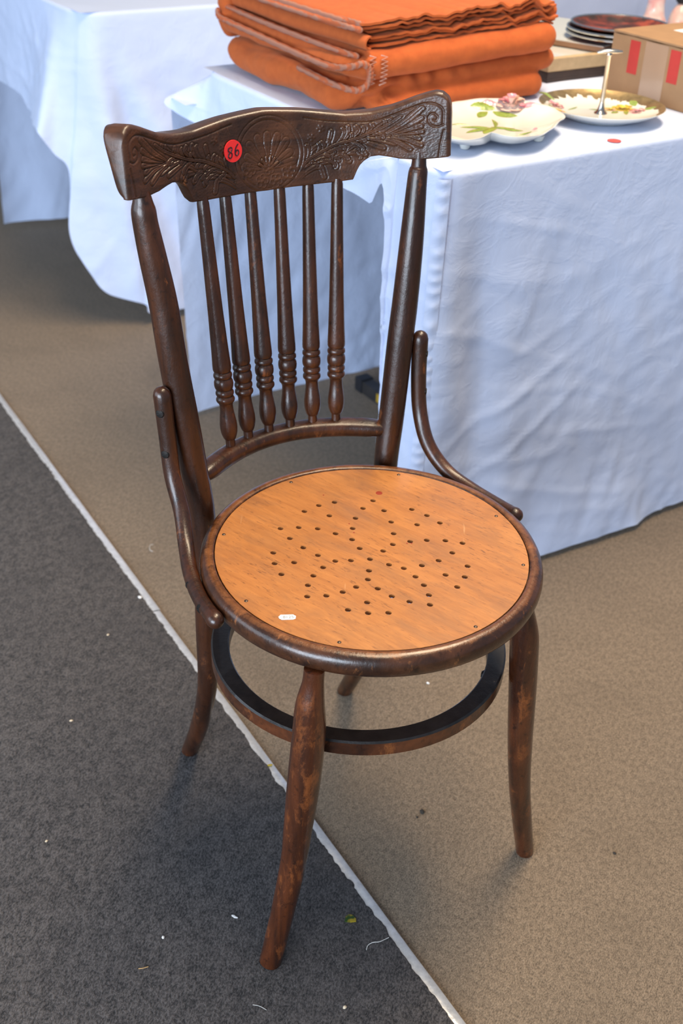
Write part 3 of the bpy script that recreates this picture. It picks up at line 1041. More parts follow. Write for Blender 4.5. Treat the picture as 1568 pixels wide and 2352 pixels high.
# nearer table: cloth hangs to the floor along the front, short over the end, wraps a little round the corner
top_r = [(0.40, 0.715), (0.10, 0.715), (0.045, 0.708), (0.012, 0.690), (0.0, 0.65), (0.0, 0.55), (0.0, 0.4), (0.0, 0.25), (0.0, 0.16), (0.0, 0.105), (0.0, 0.098), (0.0, 0.07), (0.0, 0.045), (0.010, 0.014), (0.032, 0.0), (0.07, 0.0), (0.2, 0.0), (0.5, 0.0), (0.9, 0.0), (1.4, 0.0), (2.2, 0.0)]
bot_r = [(0.40, 0.730, 0.70), (0.10, 0.730, 0.695), (0.03, 0.760, 0.685), (-0.046, 0.768, 0.668), (-0.022, 0.68, 0.640), (-.008, 0.56, 0.640), (-.006, 0.4, 0.648), (-.006, 0.25, 0.652), (-.008, 0.155, 0.649), (-.010, 0.108, 0.640), (-.010, 0.092, 0.014), (-.014, 0.055, 0.014), (-.018, 0.025, 0.014), (-0.014, -0.006, 0.014), (0.004, -0.016, 0.014), (0.05, -0.020, 0.013), (0.22, -0.012, 0.013), (0.52, -0.012, 0.014), (0.9, -0.01, 0.014), (1.4, -0.01, 0.014), (2.2, -0.01, 0.014)]


def fold_near(x, y, z, q):
    d = 0.0
    if y < 0.02:
        d += -0.016 * math.exp(-((x - 0.075 - .05 * q) / 0.035) ** 2) * math.sin(math.pi * min(1, q * 1.1)) + 0.010 * math.exp(-((x - 0.15 - .03 * q) / 0.04) ** 2) * q
        d += 0.008 * math.sin((x * 9 + z * 7) * 2) * q * q * .5 + 0.010 * math.exp(-((x - .33 - (0.35 - z) * .5) / .04) ** 2) * max(0, q - .45)
    return d


tp3 = [(a, b, 0) for a, b in top_r]
c1 = build_cloth('tablecloth', tp3, bot_r, (0.009, 2.2, 0.009, 0.715), 'white cotton cloth under the blankets and dishes, falling to the floor behind the chair', 110, fold_near, 1.0, sub=14)

# puckered hem running down the front corner of that cloth
mb = MB()
v = []
nvz, nw = 240, 7
for i in range(nvz):
    q = i / (nvz - 1)
    z = 0.722 - q * 0.69
    pk = 0.0030 * math.sin(q * 190 + 2 * math.sin(q * 31)) + 0.0014 * nz(q * 60, 4)
    for j in range(nw):
        w = (j / (nw - 1) - .5) * 0.022
        bulge = 0.003 * math.cos(w / .022 * math.pi) + pk * .45 * math.cos(w / .022 * math.pi)
        s = 0.008 - 0.018 * q + w * .75 - bulge * .6
        t = 0.008 - 0.010 * q - w * .55 - bulge * .8 - .003
        v.append((s, t, z))
mb.add(v, grid_faces(nvz, nw))
hem = mb.build('puckered_hem', M['cloth'], c1, angle=None)

# long cloth on the far side of the nearer table, seen through its open end
c2 = build_cloth('tablecloth', [(-0.040, 0.752, 0), (0.2, 0.752, 0), (0.6, 0.752, 0), (1.2, 0.752, 0), (2.2, 0.752, 0)][::-1],
                 [(-0.014, 0.765, 0.016), (0.2, 0.765, 0.018), (0.6, 0.765, 0.018), (1.2, 0.765, 0.016), (2.2, 0.765, 0.016)][::-1], None,
                 'white cloth hanging behind the chair back, seen under the nearer table', 50,
                 lambda x, y, z, q: 0.006 * math.sin(x * 14 + z * 4) * q + 0.008 * math.sin(x * 5 + 1) * q, 4.0, sub=24, zt=0.676)

# farther table
top2 = [(0.0, 2.08), (0.0, 1.9), (0.0, 1.7), (0.0, 1.55), (0.0, 1.46), (0.0, 1.40), (0.002, 1.35), (0.012, 1.318), (0.02, 1.305), (0.035, 1.290), (0.065, 1.281), (0.12, 1.28), (0.17, 1.28), (0.3, 1.28), (0.6, 1.28), (1.2, 1.28), (2.0, 1.28), (3.2, 1.28)]
bot2 = [(-.01, 2.08, .48), (-.01, 1.87, .484), (-.012, 1.70, .492), (-.015, 1.60, .470), (-.055, 1.48, .470), (-0.088, 1.363, 0.479), (-0.057, 1.351, 0.43), (-0.026, 1.338, 0.385), (-0.041, 1.335, 0.245), (-0.010, 1.318, 0.150), (0.024, 1.305, 0.092), (0.104, 1.280, 0.060), (0.116, 1.270, 0.036), (0.22, 1.265, 0.024), (0.6, 1.265, 0.02), (1.2, 1.265, 0.02), (2.0, 1.265, 0.02), (3.2, 1.265, 0.02)]


def fold_far(x, y, z, q):
    d = 0.0
    # drag lines fanning from the corner
    for k, (sl, am, wd) in enumerate(((0.10, .018, .03), (0.33, -.020, .035), (0.55, .014, .05), (0.9, -.010, .06))):
        x0 = 0.03 + sl * (TZ - z)
        d += am * math.exp(-((x - x0) / wd) ** 2) * min(1, q * 2)
    d += 0.006 * math.sin(x * 16 + 1.5) * q
    return d


c3 = build_cloth('tablecloth', [(a, b, 0) for a, b in top2], bot2, (0.009, 3.2, 1.289, 2.08), 'white cloth with a drooping corner over the farther table', 60, fold_far, 9.0, sub=14)
c4 = build_cloth('tablecloth', [(0.05, 2.085, 0), (0.3, 2.085, 0), (0.8, 2.085, 0), (2.0, 2.085, 0), (3.2, 2.085, 0)][::-1],
                 [(0.03, 2.095, 0.02), (0.3, 2.095, 0.02), (0.8, 2.095, 0.02), (2.0, 2.095, 0.02), (3.2, 2.095, 0.02)][::-1], None,
                 'shaded white cloth on the back of the farther table, at the far left', 40,
                 lambda x, y, z, q: 0.018 * math.sin(x * 22) * q, 14.0, sub=24, zt=TZ - .004)


# ------------------------------------------------------------------ orange blankets
def mat_blanket(name, stitched=False):
    t = NT(name)
    t.set(Roughness=0.95, Sheen_Weight=0.2, Sheen_Roughness=0.5)
    t.b.inputs['Sheen Tint'].default_value = (1.0, 0.5, 0.25, 1)
    v = t.coords()
    t.color(t.ramp(t.noise(v, 60.0, 5, 0.7), [(0.3, (0.43, 0.083, 0.0145)), (0.7, (0.52, 0.110, 0.021))]))
    b = t.bump(t.noise(v, 700.0, 3, 0.7), 0.35, 0.0012)
    return t.m


M['wool'] = mat_blanket('orange_wool')
t = NT('whip_stitch')
t.set(Roughness=0.9)
w_ = t.node('ShaderNodeTexWave')
w_.inputs['Scale'].default_value = 75.0
w_.inputs['Distortion'].default_value = 2.0
t.link(t.coords((.6, 1, .8)), w_.inputs['Vector'])
t.color(t.ramp(w_.outputs['Fac'], [(0.25, (0.42, 0.10, 0.035)), (0.6, (0.36, 0.155, 0.10))]))
t.bump(w_.outputs['Fac'], 0.6, 0.002)
M['stitch'] = t.m


def rounded_slab(bm_list, s0, s1, t0, t1, z0, z1, r, rc):
    """rounded slab: stack of rounded-rectangle rings"""
    mb = bm_list
    rings = []
    for a in np.linspace(-math.pi / 2, math.pi / 2, 9):
        ins = r * (1 - math.cos(a))
        z = (z0 + z1) / 2 + (z1 - z0) / 2 * math.sin(a)
        ringv = []
        for cx_, cy_, a0 in ((s1 - rc, t1 - rc, 0), (s0 + rc, t1 - rc, 90), (s0 + rc, t0 + rc, 180), (s1 - rc, t0 + rc, 270)):
            for k in range(7):
                an = math.radians(a0 + 15 * k)
                ringv.append((cx_ + (rc - min(ins, rc * .95)) * math.cos(an), cy_ + (rc - min(ins, rc * .95)) * math.sin(an), z))
        rings.append(ringv)
    n = len(rings[0])
    v = [p for rg in rings for p in rg]
    f = [(i * n + k, i * n + (k + 1) % n, (i + 1) * n + (k + 1) % n, (i + 1) * n + k) for i in range(len(rings) - 1) for k in range(n)]
    f += [tuple(range(n))[::-1], tuple((len(rings) - 1) * n + k for k in range(n))]
    mb.add(v, f)


def remeshed(name, mb, voxel, smooth_it, disp, mat, parent, seed):
    me = bpy.data.meshes.new(name)
    me.from_pydata(mb.v, [], mb.f)
    bm = bmesh.new()
    bm.from_mesh(me)
    bmesh.ops.recalc_face_normals(bm, faces=bm.faces)
    bm.to_mesh(me)
    bm.free()
    o = bpy.data.objects.new(name, me)
    COL.objects.link(o)
    r = o.modifiers.new('r', 'REMESH')
    r.mode = 'VOXEL'
    r.voxel_size = voxel
    s = o.modifiers.new('s', 'SMOOTH')
    s.factor = 0.5
    s.iterations = smooth_it
    dg = bpy.context.evaluated_depsgraph_get()
    me2 = bpy.data.meshes.new_from_object(o.evaluated_get(dg))
    bpy.data.objects.remove(o)
    me2.name = name
    co = np.empty(len(me2.vertices) * 3)
    me2.vertices.foreach_get('co', co)
    no = np.empty(len(me2.vertices) * 3)
    me2.vertices.foreach_get('normal', no)
    co, no = co.reshape(-1, 3), no.reshape(-1, 3)
    d = np.array([disp(p, n_) for p, n_ in zip(co, no)])
    co = co + no * d[:, None]
    me2.vertices.foreach_set('co', co.ravel())
    me2.update()
    me2.materials.clear()
    return mesh_obj(name, me2, mat, parent, True, None)


BZ = TZ + 0.0042
b1 = empty('folded_blanket', tw(0, 0, BZ), TR)
tag(b1, 'thick plain orange wool blanket at the bottom of the folded pile', 'blanket')
z0 = 0.0
SLOPE = lambda x: max(0.0, min(1.0, (x - .05) / .39))
mb = MB()
rounded_slab(mb, 0.085, 0.425, 0.270, 0.70, 0.0, 0.037, 0.0185, 0.030)
rounded_slab(mb, 0.060, 0.462, 0.286, 0.70, 0.035, 0.070, 0.0175, 0.035)
rounded_slab(mb, 0.030, 0.150, 0.305, 0.71, 0.0, 0.068, 0.030, 0.055)
mb.v = [(x, y, z * (1 - .26 * (1 - SLOPE(x)))) for x, y, z in mb.v]


def d_b1(p, n_):
    x, y, z = p
    d = 0.003 * nz(x, y, z, 14) + 0.0022 * nz(x + 3, y, z * 2, 30)
    # pinched swirl where the fold starts, and short drag creases along the seam
    if n_[1] < -.2:
        q = (x - 0.118) / 0.018
        d -= 0.010 * math.exp(-q * q - ((z - .034) / .007) ** 2)
        q = (x - 0.098) / 0.010
        d -= 0.008 * math.exp(-q * q - ((z - .022) / .008) ** 2)
        d -= 0.004 * math.exp(-((x - .20) / .012) ** 2 - ((z - .045) / .014) ** 2)
        d += 0.003 * math.sin(x * 160 + z * 60) * math.exp(-((z - .05) / .012) ** 2) * math.exp(-((x - .17) / .08) ** 2)
    if n_[0] < -.3:
        d += 0.003 * math.sin(y * 24 + z * 60)
    return d


remeshed('folded_wool', mb, 0.0036, 4, d_b1, M['wool'], b1, 1)

b2 = empty('folded_blanket', tw(0, 0, BZ), TR)
tag(b2, 'orange wool blanket with whip-stitched edges folded on top of the pile', 'blanket')
mb = MB()
rounded_slab(mb, 0.050, 0.442, 0.268, 0.70, 0.069, 0.112, 0.0215, 0.030)
rounded_slab(mb, 0.036, 0.130, 0.290, 0.71, 0.072, 0.108, 0.018, 0.030)
rounded_slab(mb, 0.036, 0.140, 0.680, 0.722, 0.062, 0.160, 0.020, 0.020)
mb.v = [(x, y, z - .018 * (1 - SLOPE(x))) for x, y, z in mb.v]


def d_b2(p, n_):
    x, y, z = p
    d = 0.003 * nz(x + 7, y, z, 12) + 0.0015 * nz(x + 3, y + 5, z * 2, 34)
    if n_[0] < -.4:     # layered edge on the left side
        d -= 0.005 * math.exp(-((z - .088 - .01 * math.sin(y * 9)) / .006) ** 2)
    return d


remeshed('folded_wool', mb, 0.0036, 4, d_b2, M['wool'], b2, 2)


# wavy thin layers on top
def wavy_sheet(k, z, s0, s1, t0, t1, amp, ph):
    nu, nv = 150, 40
    v = []
    th = 0.0034
    for side in (0, 1):
        for i in range(nu):
            for j in range(nv):
                s = s0 + (s1 - s0) * i / (nu - 1)
                q = j / (nv - 1)
                edge = math.exp(-q * 5.0)
                grow = 0.25 + 0.75 * min(1, max(0, (s - s0) / (s1 - s0)) * 1.3)
                t = t0 + (t1 - t0) * q + edge * (0.008 * nz(s * 14 + ph, 2 * k) + 0.003 * nz(s * 45 + ph, k))
                w = amp * 3.0 * grow * edge * (nz(s * 24 + .16 * k, 3.3) + .45 * nz(s * 57 + .35 * k, 8.1) + .25 * nz(s * 33, 11 + k)) + 0.0016 * nz(s * 10, t * 10, ph)
                v.append((s, t, z + w + (th if side else 0) - .014 * (1 - SLOPE(s))))
    g0 = grid_faces(nu, nv)
    g1 = [tuple(reversed(q)) for q in grid_faces(nu, nv, nu * nv)]
    f = g0 + g1
    o_ = nu * nv
    for i in range(nu - 1):
        for j in (0, nv - 1):
            f.append((i * nv + j, (i + 1) * nv + j, o_ + (i + 1) * nv + j, o_ + i * nv + j))
    for j in range(nv - 1):
        for i in (0, nu - 1):
            f.append((i * nv + j, i * nv + j + 1, o_ + i * nv + j + 1, o_ + i * nv + j))
    mb = MB()
    mb.add(v, f)
    return mb.build('wool_layer', M['wool'], b2, angle=60)


LAY = [(0.1120, .072, .434, .288, .0034, 0.0), (0.1180, .074, .442, .292, .0040, 0.7), (0.1245, .072, .438, .284, .0046, 1.1), (0.1310, .074, .442, .294, .0046, 1.6), (0.1390, .050, .434, .284, .0050, 2.0), (0.1455, .052, .424, .280, .0052, 2.3)]
for k, (z, s0, s1, t0, amp, ph) in enumerate(LAY):
    wavy_sheet(k, z, s0, s1, t0, .70, amp, ph)
# rolled hem loop at the right end of the layers
mb = MB()
mb.tube([(0.436, t, 0.126 + .003 * math.sin(t * 30)) for t in np.linspace(.30, .70, 20)], 0.0105, 14, round_ends=True)
mb.build('rolled_edge', M['wool'], b2)


def stitch_rope(path, r=0.0048):
    c = cr(path, 10)
    mb = MB()
    mb.tube([(p[0], p[1], p[2] - .015) for p in c], [r * (1 + .10 * math.sin(i * 2.1)) for i in range(len(c))], 10, round_ends=True)
    return mb.build('stitched_edge', M['stitch'], b2)


xs = lambda t: 0.040 + 0.012 * math.exp(-((t - .285) / .03) ** 2)
stitch_rope([(0.050, .70, .1475), (0.049, .60, .1478), (0.049, .45, .1470), (0.050, .34, .1472), (0.056, .290, .1475)])
stitch_rope([(0.047, .70, .1415), (0.045, .60, .1412), (0.044, .45, .1410), (0.046, .34, .1408), (0.052, .286, .1405)])
stitch_rope([(0.046, .70, .112), (0.044, .66, .1115), (0.042, .55, .1085), (0.041, .42, .1060), (0.044, .33, .1045), (0.052, .290, .1030)], .0044)
# folded edge of the inner layers: a U-shaped roll, open at the front end
mb = MB()
v = []
ntt, nuu = 40, 22
for sd in (0, 1):
    for i in range(ntt):
        q = i / (ntt - 1)
        t_ = 0.276 + .42 * q
        rr = (0.0128 if sd else 0.0096) * (1 - .25 * math.exp(-q * 6))
        cz = 0.1075 + .0015 * math.sin(q * 9)
        for k in range(nuu):
            an = math.radians(75) + math.radians(215) * k / (nuu - 1)
            v.append((0.064 + rr * 1.25 * math.cos(an) + .003 * q, t_ + .004 * math.cos(an), cz + rr * math.sin(an)))
g_ = grid_faces(ntt, nuu) + [tuple(reversed(q)) for q in grid_faces(ntt, nuu, ntt * nuu)]
o_ = ntt * nuu
g_ += [(k, k + 1, o_ + k + 1, o_ + k) for k in range(nuu - 1)]
for i in range(ntt - 1):
    for k in (0, nuu - 1):
        g_.append((i * nuu + k, (i + 1) * nuu + k, o_ + (i + 1) * nuu + k, o_ + i * nuu + k))
mb.add(v, g_)
mb.build('folded_edge', M['wool'], b2, angle=60)
stitch_rope([(0.036, .705, .104), (0.033, .695, .096), (0.031, .66, .0935), (0.029, .55, .0900), (0.028, .42, .0850), (0.031, .33, .0830), (0.040, .286, .0900), (0.050, .272, .0960), (0.060, .2700, .0880), (0.062, .270, .0720), (0.054, .276, .0590), (0.042, .292, .0560), (0.032, .34, .0590), (0.030, .42, .0640)], .0050)
# zigzag blanket stitch down the front corner
for s_c in (0.068, 0.086):
    mb = MB()
    pts = []
    for i in range(15):
        q = i / 14
        pts.append((s_c + (.0055 if i % 2 else -.0055), 0.2705 + .012 * (q - .4) ** 2 - .004 * (s_c > .08), 0.091 - 0.043 * q))
    mb.tube(pts, 0.0011, 6)
    mb.build('zigzag_stitch', mat_plain('stitch_thread', (0.62, 0.36, 0.28), 0.8) if s_c < .07 else bpy.data.materials['stitch_thread'], b2)

# ------------------------------------------------------------------ china
M['china'] = mat_plain('ivory_china', (0.76, 0.75, 0.69), 0.12, coat=0.5)
M['leafgreen'] = mat_plain('painted_leaf', (0.25, 0.34, 0.07), 0.2, coat=0.4, var=0.3, vs=160)
M['pink'] = mat_plain('painted_pink', (0.74, 0.30, 0.36), 0.22, coat=0.4, var=0.35, vs=200)
M['peach'] = mat_plain('painted_peach', (0.85, 0.52, 0.42), 0.22, coat=0.4, var=0.3, vs=200)
M['yel'] = mat_plain('painted_yellow', (0.82, 0.58, 0.08), 0.2, coat=0.4, var=0.25, vs=200)
M['gold'] = mat_plain('gilt', (0.46, 0.32, 0.15), 0.28, 0.8, var=0.3, vs=90)
M['chrome'] = mat_plain('chrome', (0.50, 0.49, 0.47), 0.25, 1.0)
M['maroon'] = NT('mottled_maroon').m

# leaf-shaped dish: outline in table coordinates, rim height .024
OUT = [(0.178, 0.222), (0.225, 0.228), (0.275, 0.215), (0.302, 0.180), (0.310, 0.145), (0.307, 0.119), (0.290, 0.083), (0.270, 0.070), (0.231, 0.043), (0.189, 0.021), (0.155, 0.021), (0.139, 0.037), (0.131, 0.057), (0.124, 0.056), (0.098, 0.044), (0.071, 0.047), (0.055, 0.069), (0.050, 0.105), (0.064, 0.150), (0.085, 0.180), (0.125, 0.203)]
DC = np.array([0.190, 0.130])
oc = cr(OUT, 6, closed=True)
dish = empty('leaf_dish', tw(DC[0], DC[1], TZ + 0.0012), TR)
tag(dish, 'ivory china leaf-shaped dish with raised pink rose and green leaves', 'dish')
prof = [(0.0, 0.0085), (0.3, 0.0085), (0.58, 0.0095), (0.74, 0.0130), (0.86, 0.0185), (0.95, 0.0235), (0.99, 0.0255), (1.005, 0.0252), (1.0, 0.0235), (0.93, 0.0185), (0.82, 0.0110), (0.70, 0.0060), (0.5, 0.0050), (0.0, 0.0050)]


def dish_z(p):
    """top surface height at table-relative point"""
    a = math.atan2(p[1], p[0])
    ang = np.arctan2(oc[:, 1] - DC[1], oc[:, 0] - DC[0])
    i = np.argmin(np.abs(np.angle(np.exp(1j * (ang - a)))))
    rr = np.hypot(*(oc[i] - DC))
    q = min(1, math.hypot(*p) / rr)
    return np.interp(q, [x for x, _ in prof[:7]], [y for _, y in prof[:7]])


mb = MB()
v = []
n = len(oc)
for k, (q, z) in enumerate(prof):
    for i in range(n):
        p = (oc[i] - DC) * q
        ang = math.atan2(p[1], p[0])
        rip = 0.0012 * math.sin(ang * 13) * max(0, q - .6) if k < 9 else 0
        v.append((p[0], p[1], z + rip))
f = []
for k in range(len(prof) - 1):
    f += [(k * n + i, k * n + (i + 1) % n, (k + 1) * n + (i + 1) % n, (k + 1) * n + i) for i in range(n)]
mb.add(v, f)
mb.build('dish_body', M['china'], dish, angle=60)
for x, y in ((-0.085, -0.045), (0.04, -0.06), (0.06, 0.05), (-.06, .04)):
    mb = MB()
    mb.lathe([(0.006, 0.0), (0.0075, 0.003), (0.009, 0.008)], 14, (x, y, -0.0004))
    mb.build('foot', M['china'], dish)


def leaf_patch(cx, cy, ang, L, wd, zf, name, mat, parent, rise=0.0012, curl=0.0):
    mb = MB()
    v = []
    nu, nv = 12, 5
    for i in range(nu):
        q = i / (nu - 1)
        w = wd * math.sin(math.pi * min(1, q * .96 + .04)) ** .8
        for j in range(nv):
            b = (j / (nv - 1) - .5) * 2
            x = cx + math.cos(ang) * (q - .5) * L - math.sin(ang) * (b * w + curl * (q - .5) ** 2 * L)
            y = cy + math.sin(ang) * (q - .5) * L + math.cos(ang) * (b * w + curl * (q - .5) ** 2 * L)
            v.append((x, y, zf((x, y)) + rise * (1 - b * b * .8) * math.sin(math.pi * min(1, q * .9 + .1)) + .0002))
    mb.add(v, grid_faces(nu, nv))
    n_ = len(mb.v)
    # lower side to give thickness
    lo = [(x, y, z - .0012) for x, y, z in v]
    mb.add(lo, [tuple(reversed(q)) for q in grid_faces(nu, nv)])
    return mb.build(name, mat, parent, angle=None)


def rose(cx, cy, z, r, mats, parent, zf=None, lift=0.3):
    rs = empty_rose = None
    for ringi, (nr_, rr, s_) in enumerate(((7, .72, .42), (5, .42, .36), (3, .16, .30))):
        for k in range(nr_):
            an = 2 * math.pi * k / nr_ + ringi * .6
            px, py = cx + r * rr * math.cos(an), cy + r * rr * math.sin(an)
            pz = (zf((px, py)) if zf else z)
            mb = MB()
            v, f = [], []
            nu, nv = 7, 6
            for i in range(nu):
                for j in range(nv):
                    u_ = (i / (nu - 1) - .5) * 2
                    w_2 = j / (nv - 1)
                    rad = r * s_ * (0.15 + .85 * w_2)
                    a2 = an + u_ * 1.15
                    x = px - r * s_ * .6 * math.cos(an) + rad * math.cos(a2) * 1.2
                    y = py - r * s_ * .6 * math.sin(an) + rad * math.sin(a2) * 1.2
                    v.append((x, y, pz + lift * r * (.25 + .28 * ringi) * (.25 + w_2) - lift * r * .25 * max(0, w_2 - .75) * 2))
            mb.add(v, grid_faces(nu, nv))
            mb.add([(x, y, z_ - .0008) for x, y, z_ in v], [tuple(reversed(q)) for q in grid_faces(nu, nv)])
            mb.build('petal', mats[(k + ringi) % len(mats)], parent, angle=None)


M['petalw'] = mat_plain('painted_blush', (0.86, 0.62, 0.55), 0.2, coat=0.4, var=0.15, vs=200)
rose(0.086, 0.060, 0, 0.024, (M['petalw'], M['peach'], M['pink'], M['petalw']), dish, dish_z, 0.75)
for (lx, ly, an, L, w) in ((0.045, 0.080, 2.7, .040, .0085), (0.062, 0.045, -1.0, .040, .010), (0.030, 0.062, 3.6, .030, .007), (-0.020, 0.012, 2.6, .050, .006), (-0.012, -0.008, 3.6, .050, .0075), (-0.028, -0.002, 3.2, .055, .0065), (0.014, -0.010, -.7, .036, .006), (0.020, -0.026, -0.9, .030, .006), (0.022, 0.018, 1.0, .045, .0035), (0.022, -0.052, .1, .030, .0025), (-0.035, 0.034, 2.7, .03, .003)):
    leaf_patch(lx, ly, an, L, w, dish_z, 'painted_leaf', M['leafgreen'], dish, 0.0016, 0.3)
for (lx, ly, an, L, w) in ((0.050, -0.040, .6, .018, .003), (-0.052, 0.042, 2.9, .016, .003), (0.062, 0.083, 2.5, .026, .006), (0.105, .042, -.6, .022, .006)):
    leaf_patch(lx, ly, an, L, w, dish_z, 'painted_bud', M['pink'], dish, 0.0016, 0.1)

# cake plate with a metal handle
PC, PR = (0.414, 0.133), 0.098
plate = empty('cake_plate', tw(PC[0], PC[1], TZ + 0.0012), TR)
tag(plate, 'round gilt-edged floral china cake plate with an upright metal handle', 'plate')
pp_ = [(0.0001, .0060), (0.055, .0060), (0.066, .0072), (0.080, .0110), (0.095, .0165), (0.1035, .0205), (0.1050, .0212), (0.1055, .0205), (0.1035, .0188), (0.092, .0128), (0.078, .0070), (0.062, .0030), (0.058, .0), (0.054, .0), (0.052, .0030), (0.0001, .0035)]
pp_ = [(r * .94, z) for r, z in pp_]
mb = MB()
mb.lathe(pp_, 72)
mb.build('plate_body', M['china'], plate, angle=60)
pzf = lambda p: float(np.interp(math.hypot(*p), [r for r, _ in pp_[:7]], [z for _, z in pp_[:7]]))
# brushed gilt band inside the rim, ragged inner edge, strongest at the back
mb = MB()
v = []
na_, nr_ = 220, 6
for i in range(na_):
    a = 2 * math.pi * i / na_
    back = 0.5 + 0.5 * math.cos(a - math.radians(42))
    rin = 0.0955 - (0.003 + 0.020 * back ** 1.5) * (0.75 + 0.5 * (mnoise.noise(Vector((math.cos(a) * 9, math.sin(a) * 9, 1))) + .6 * mnoise.noise(Vector((math.cos(a) * 40, math.sin(a) * 40, 2)))))
    for j in range(nr_):
        r_ = rin + (0.0984 - rin) * j / (nr_ - 1)
        v.append((r_ * math.cos(a), r_ * math.sin(a), pzf((r_, 0)) + .0003))
f = [(i * nr_ + j, ((i + 1) % na_) * nr_ + j, ((i + 1) % na_) * nr_ + j + 1, i * nr_ + j + 1) for i in range(na_) for j in range(nr_ - 1)]
mb.add(v, f)
mb.build('gilt_band', M['gold'], plate, angle=None)
PF = lambda s, t: (s - PC[0], t - PC[1])
for (s, t, r, ms) in ((0.468, 0.139, .019, ('yel', 'yel')), (0.447, 0.144, .012, ('yel', 'peach')), (0.474, 0.112, .014, ('pink', 'petalw')), (0.371, 0.192, .015, ('pink', 'petalw')), (0.356, 0.165, .010, ('yel', 'pink')), (.33, .11, .012, ('pink', 'yel'))):
    x, y = PF(s, t)
    rose(x, y, 0, r, tuple(M[q] for q in ms), plate, pzf, 0.16)
for (s, t, an, L, w) in ((0.425, 0.150, 2.2, .03, .004), (0.492, 0.140, 1.2, .022, .006), (0.378, 0.222, 2.0, .030, .005), (0.350, 0.178, -1.9, .022, .004), (0.455, 0.118, -2.4, .03, .004), (0.488, 0.098, -1.0, .02, .005), (0.395, 0.175, .3, .03, .0025), (0.44, 0.127, .4, .02, .005)):
    x, y = PF(s, t)
    leaf_patch(x, y, an, L, w, pzf, 'painted_leaf', M['leafgreen'], plate, 0.0006, 0.2)
mb = MB()
mb.lathe([(0.0105, 0.0062), (0.0100, 0.0075), (0.0070, 0.0095), (0.0060, 0.0125), (0.0045, 0.017), (0.0036, 0.024), (0.0035, 0.092), (0.0048, 0.0935), (0.0042, 0.096)], 20)
hd = mb.build('handle', M['chrome'], plate, angle=50)
mb = MB()
ringp_ = [(0.0135 * math.cos(t), 0.0, 0.0) for t in (0,)]
mb.sweep([(-0.017, 0.010, 0.0965), (-0.009, 0.005, 0.0985), (0, 0, 0.0990), (0.009, -0.005, 0.0985), (0.017, -0.010, 0.0985)],
         [[(math.cos(t) * w, math.sin(t) * h_) for t in np.linspace(0, 2 * math.pi, 14, endpoint=False)] for w, h_ in ((.003, .0016), (.0062, .003), (.0070, .0034), (.0062, .003), (.003, .0016))])
mb.build('grip', M['chrome'], hd, angle=60)

# small red disc sticker lying on the cloth edge
mb = MB()
mb.lathe([(0.0001, 0.0004), (0.0102, 0.0004), (0.0104, 0.0002), (0.0104, 0.0)], 28)
o = mb.build('round_sticker', mat_plain('faded_red_sticker', (0.62, 0.07, 0.06), 0.5, var=0.2, vs=300), None)
o.location = tw(0.334, 0.0185, TZ + 0.0013)
tag(o, 'small red round sticker lying on the white cloth near the plates', 'sticker')

# ------------------------------------------------------------------ cardboard box
M['card'] = mat_plain('brown_cardboard', (0.33, 0.19, 0.094), 0.75, var=0.08, vs=30, bump=0.15, bs=90)
M['cardin'] = mat_plain('cardboard_core', (0.50, 0.33, 0.18), 0.85)
box = empty('cardboard_box', tw(0.562, 0.020, TZ + .0012), TR)
tag(box, 'brown cardboard box with red printed bars and clear tape beside the plates', 'box')
BXH, BXD, BXL = 0.094, 0.254, 0.30


def panel_mesh(name, pts, thick, nrm, mat, parent):
    mb = MB()
    n = len(pts)
    a = [Vector(p) for p in pts]
    b = [p + Vector(nrm) * thick for p in a]
    mb.add(a + b, [tuple(range(n))[::-1], tuple(n + k for k in range(n))] + [(k, (k + 1) % n, n + (k + 1) % n, n + k) for k in range(n)])
    return mb.build(name, mat, parent, smooth=False)


side_top = [(0, q * BXD, BXH + 0.0018 * nz(q * 9, 2) - 0.0012) for q in np.linspace(0, 1, 18)]
front = panel_mesh('side_panel', [(0, 0, 0)] + [(0, BXD, 0)] + side_top[::-1], 0.003, (1, 0, 0), M['card'], box)
panel_mesh('side_panel', [(BXL - .003, 0, 0), (BXL - .003, BXD, 0), (BXL - .003, BXD, BXH), (BXL - .003, 0, BXH)], 0.003, (1, 0, 0), M['card'], box)
panel_mesh('side_panel', [(.003, BXD - .003, 0), (BXL - .003, BXD - .003, 0), (BXL - .003, BXD - .003, BXH), (.003, BXD - .003, BXH)], 0.003, (0, 1, 0), M['card'], box)
panel_mesh('side_panel', [(.003, 0, 0), (BXL - .003, 0, 0), (BXL - .003, 0, BXH), (.003, 0, BXH)], 0.003, (0, 1, 0), M['card'], box)
flp = [(-0.0012 + 0.0016 * nz(q * 12, 5), q * BXD, BXH + .0004) for q in np.linspace(0, 1, 24)]
lid = panel_mesh('lid', flp + [(BXL, BXD + .002, BXH + .0004), (BXL, 0, BXH + .0004)], 0.003, (0, 0, 1), M['card'], box)
M['redprint'] = mat_plain('red_print', (0.48, 0.040, 0.032), 0.6, var=0.08)
t = NT('clear_tape')
t.set(Base_Color=(0.40, 0.27, 0.18, 1), Roughness=0.22, Coat_Weight=0.6)
M['tape'] = t.m
for nm, t0, t1, zz0, zz1, mt in (('red_bar', .190, .2125, .036, .088, 'redprint'), ('red_bar', .100, .1225, .038, .0885, 'redprint'), ('tape', .128, .178, .001, .0915, 'tape')):
    mb = MB()
    mb.box(-.0005, 0.0002, t0, t1, zz0, zz1)
    mb.build(nm, M[mt], box, smooth=False)
mb = MB()
mb.box(0.09, 0.14, .165, .205, BXH + .0034, BXH + .0040)
mb.build('paper_label', M['paper'], box, smooth=False)

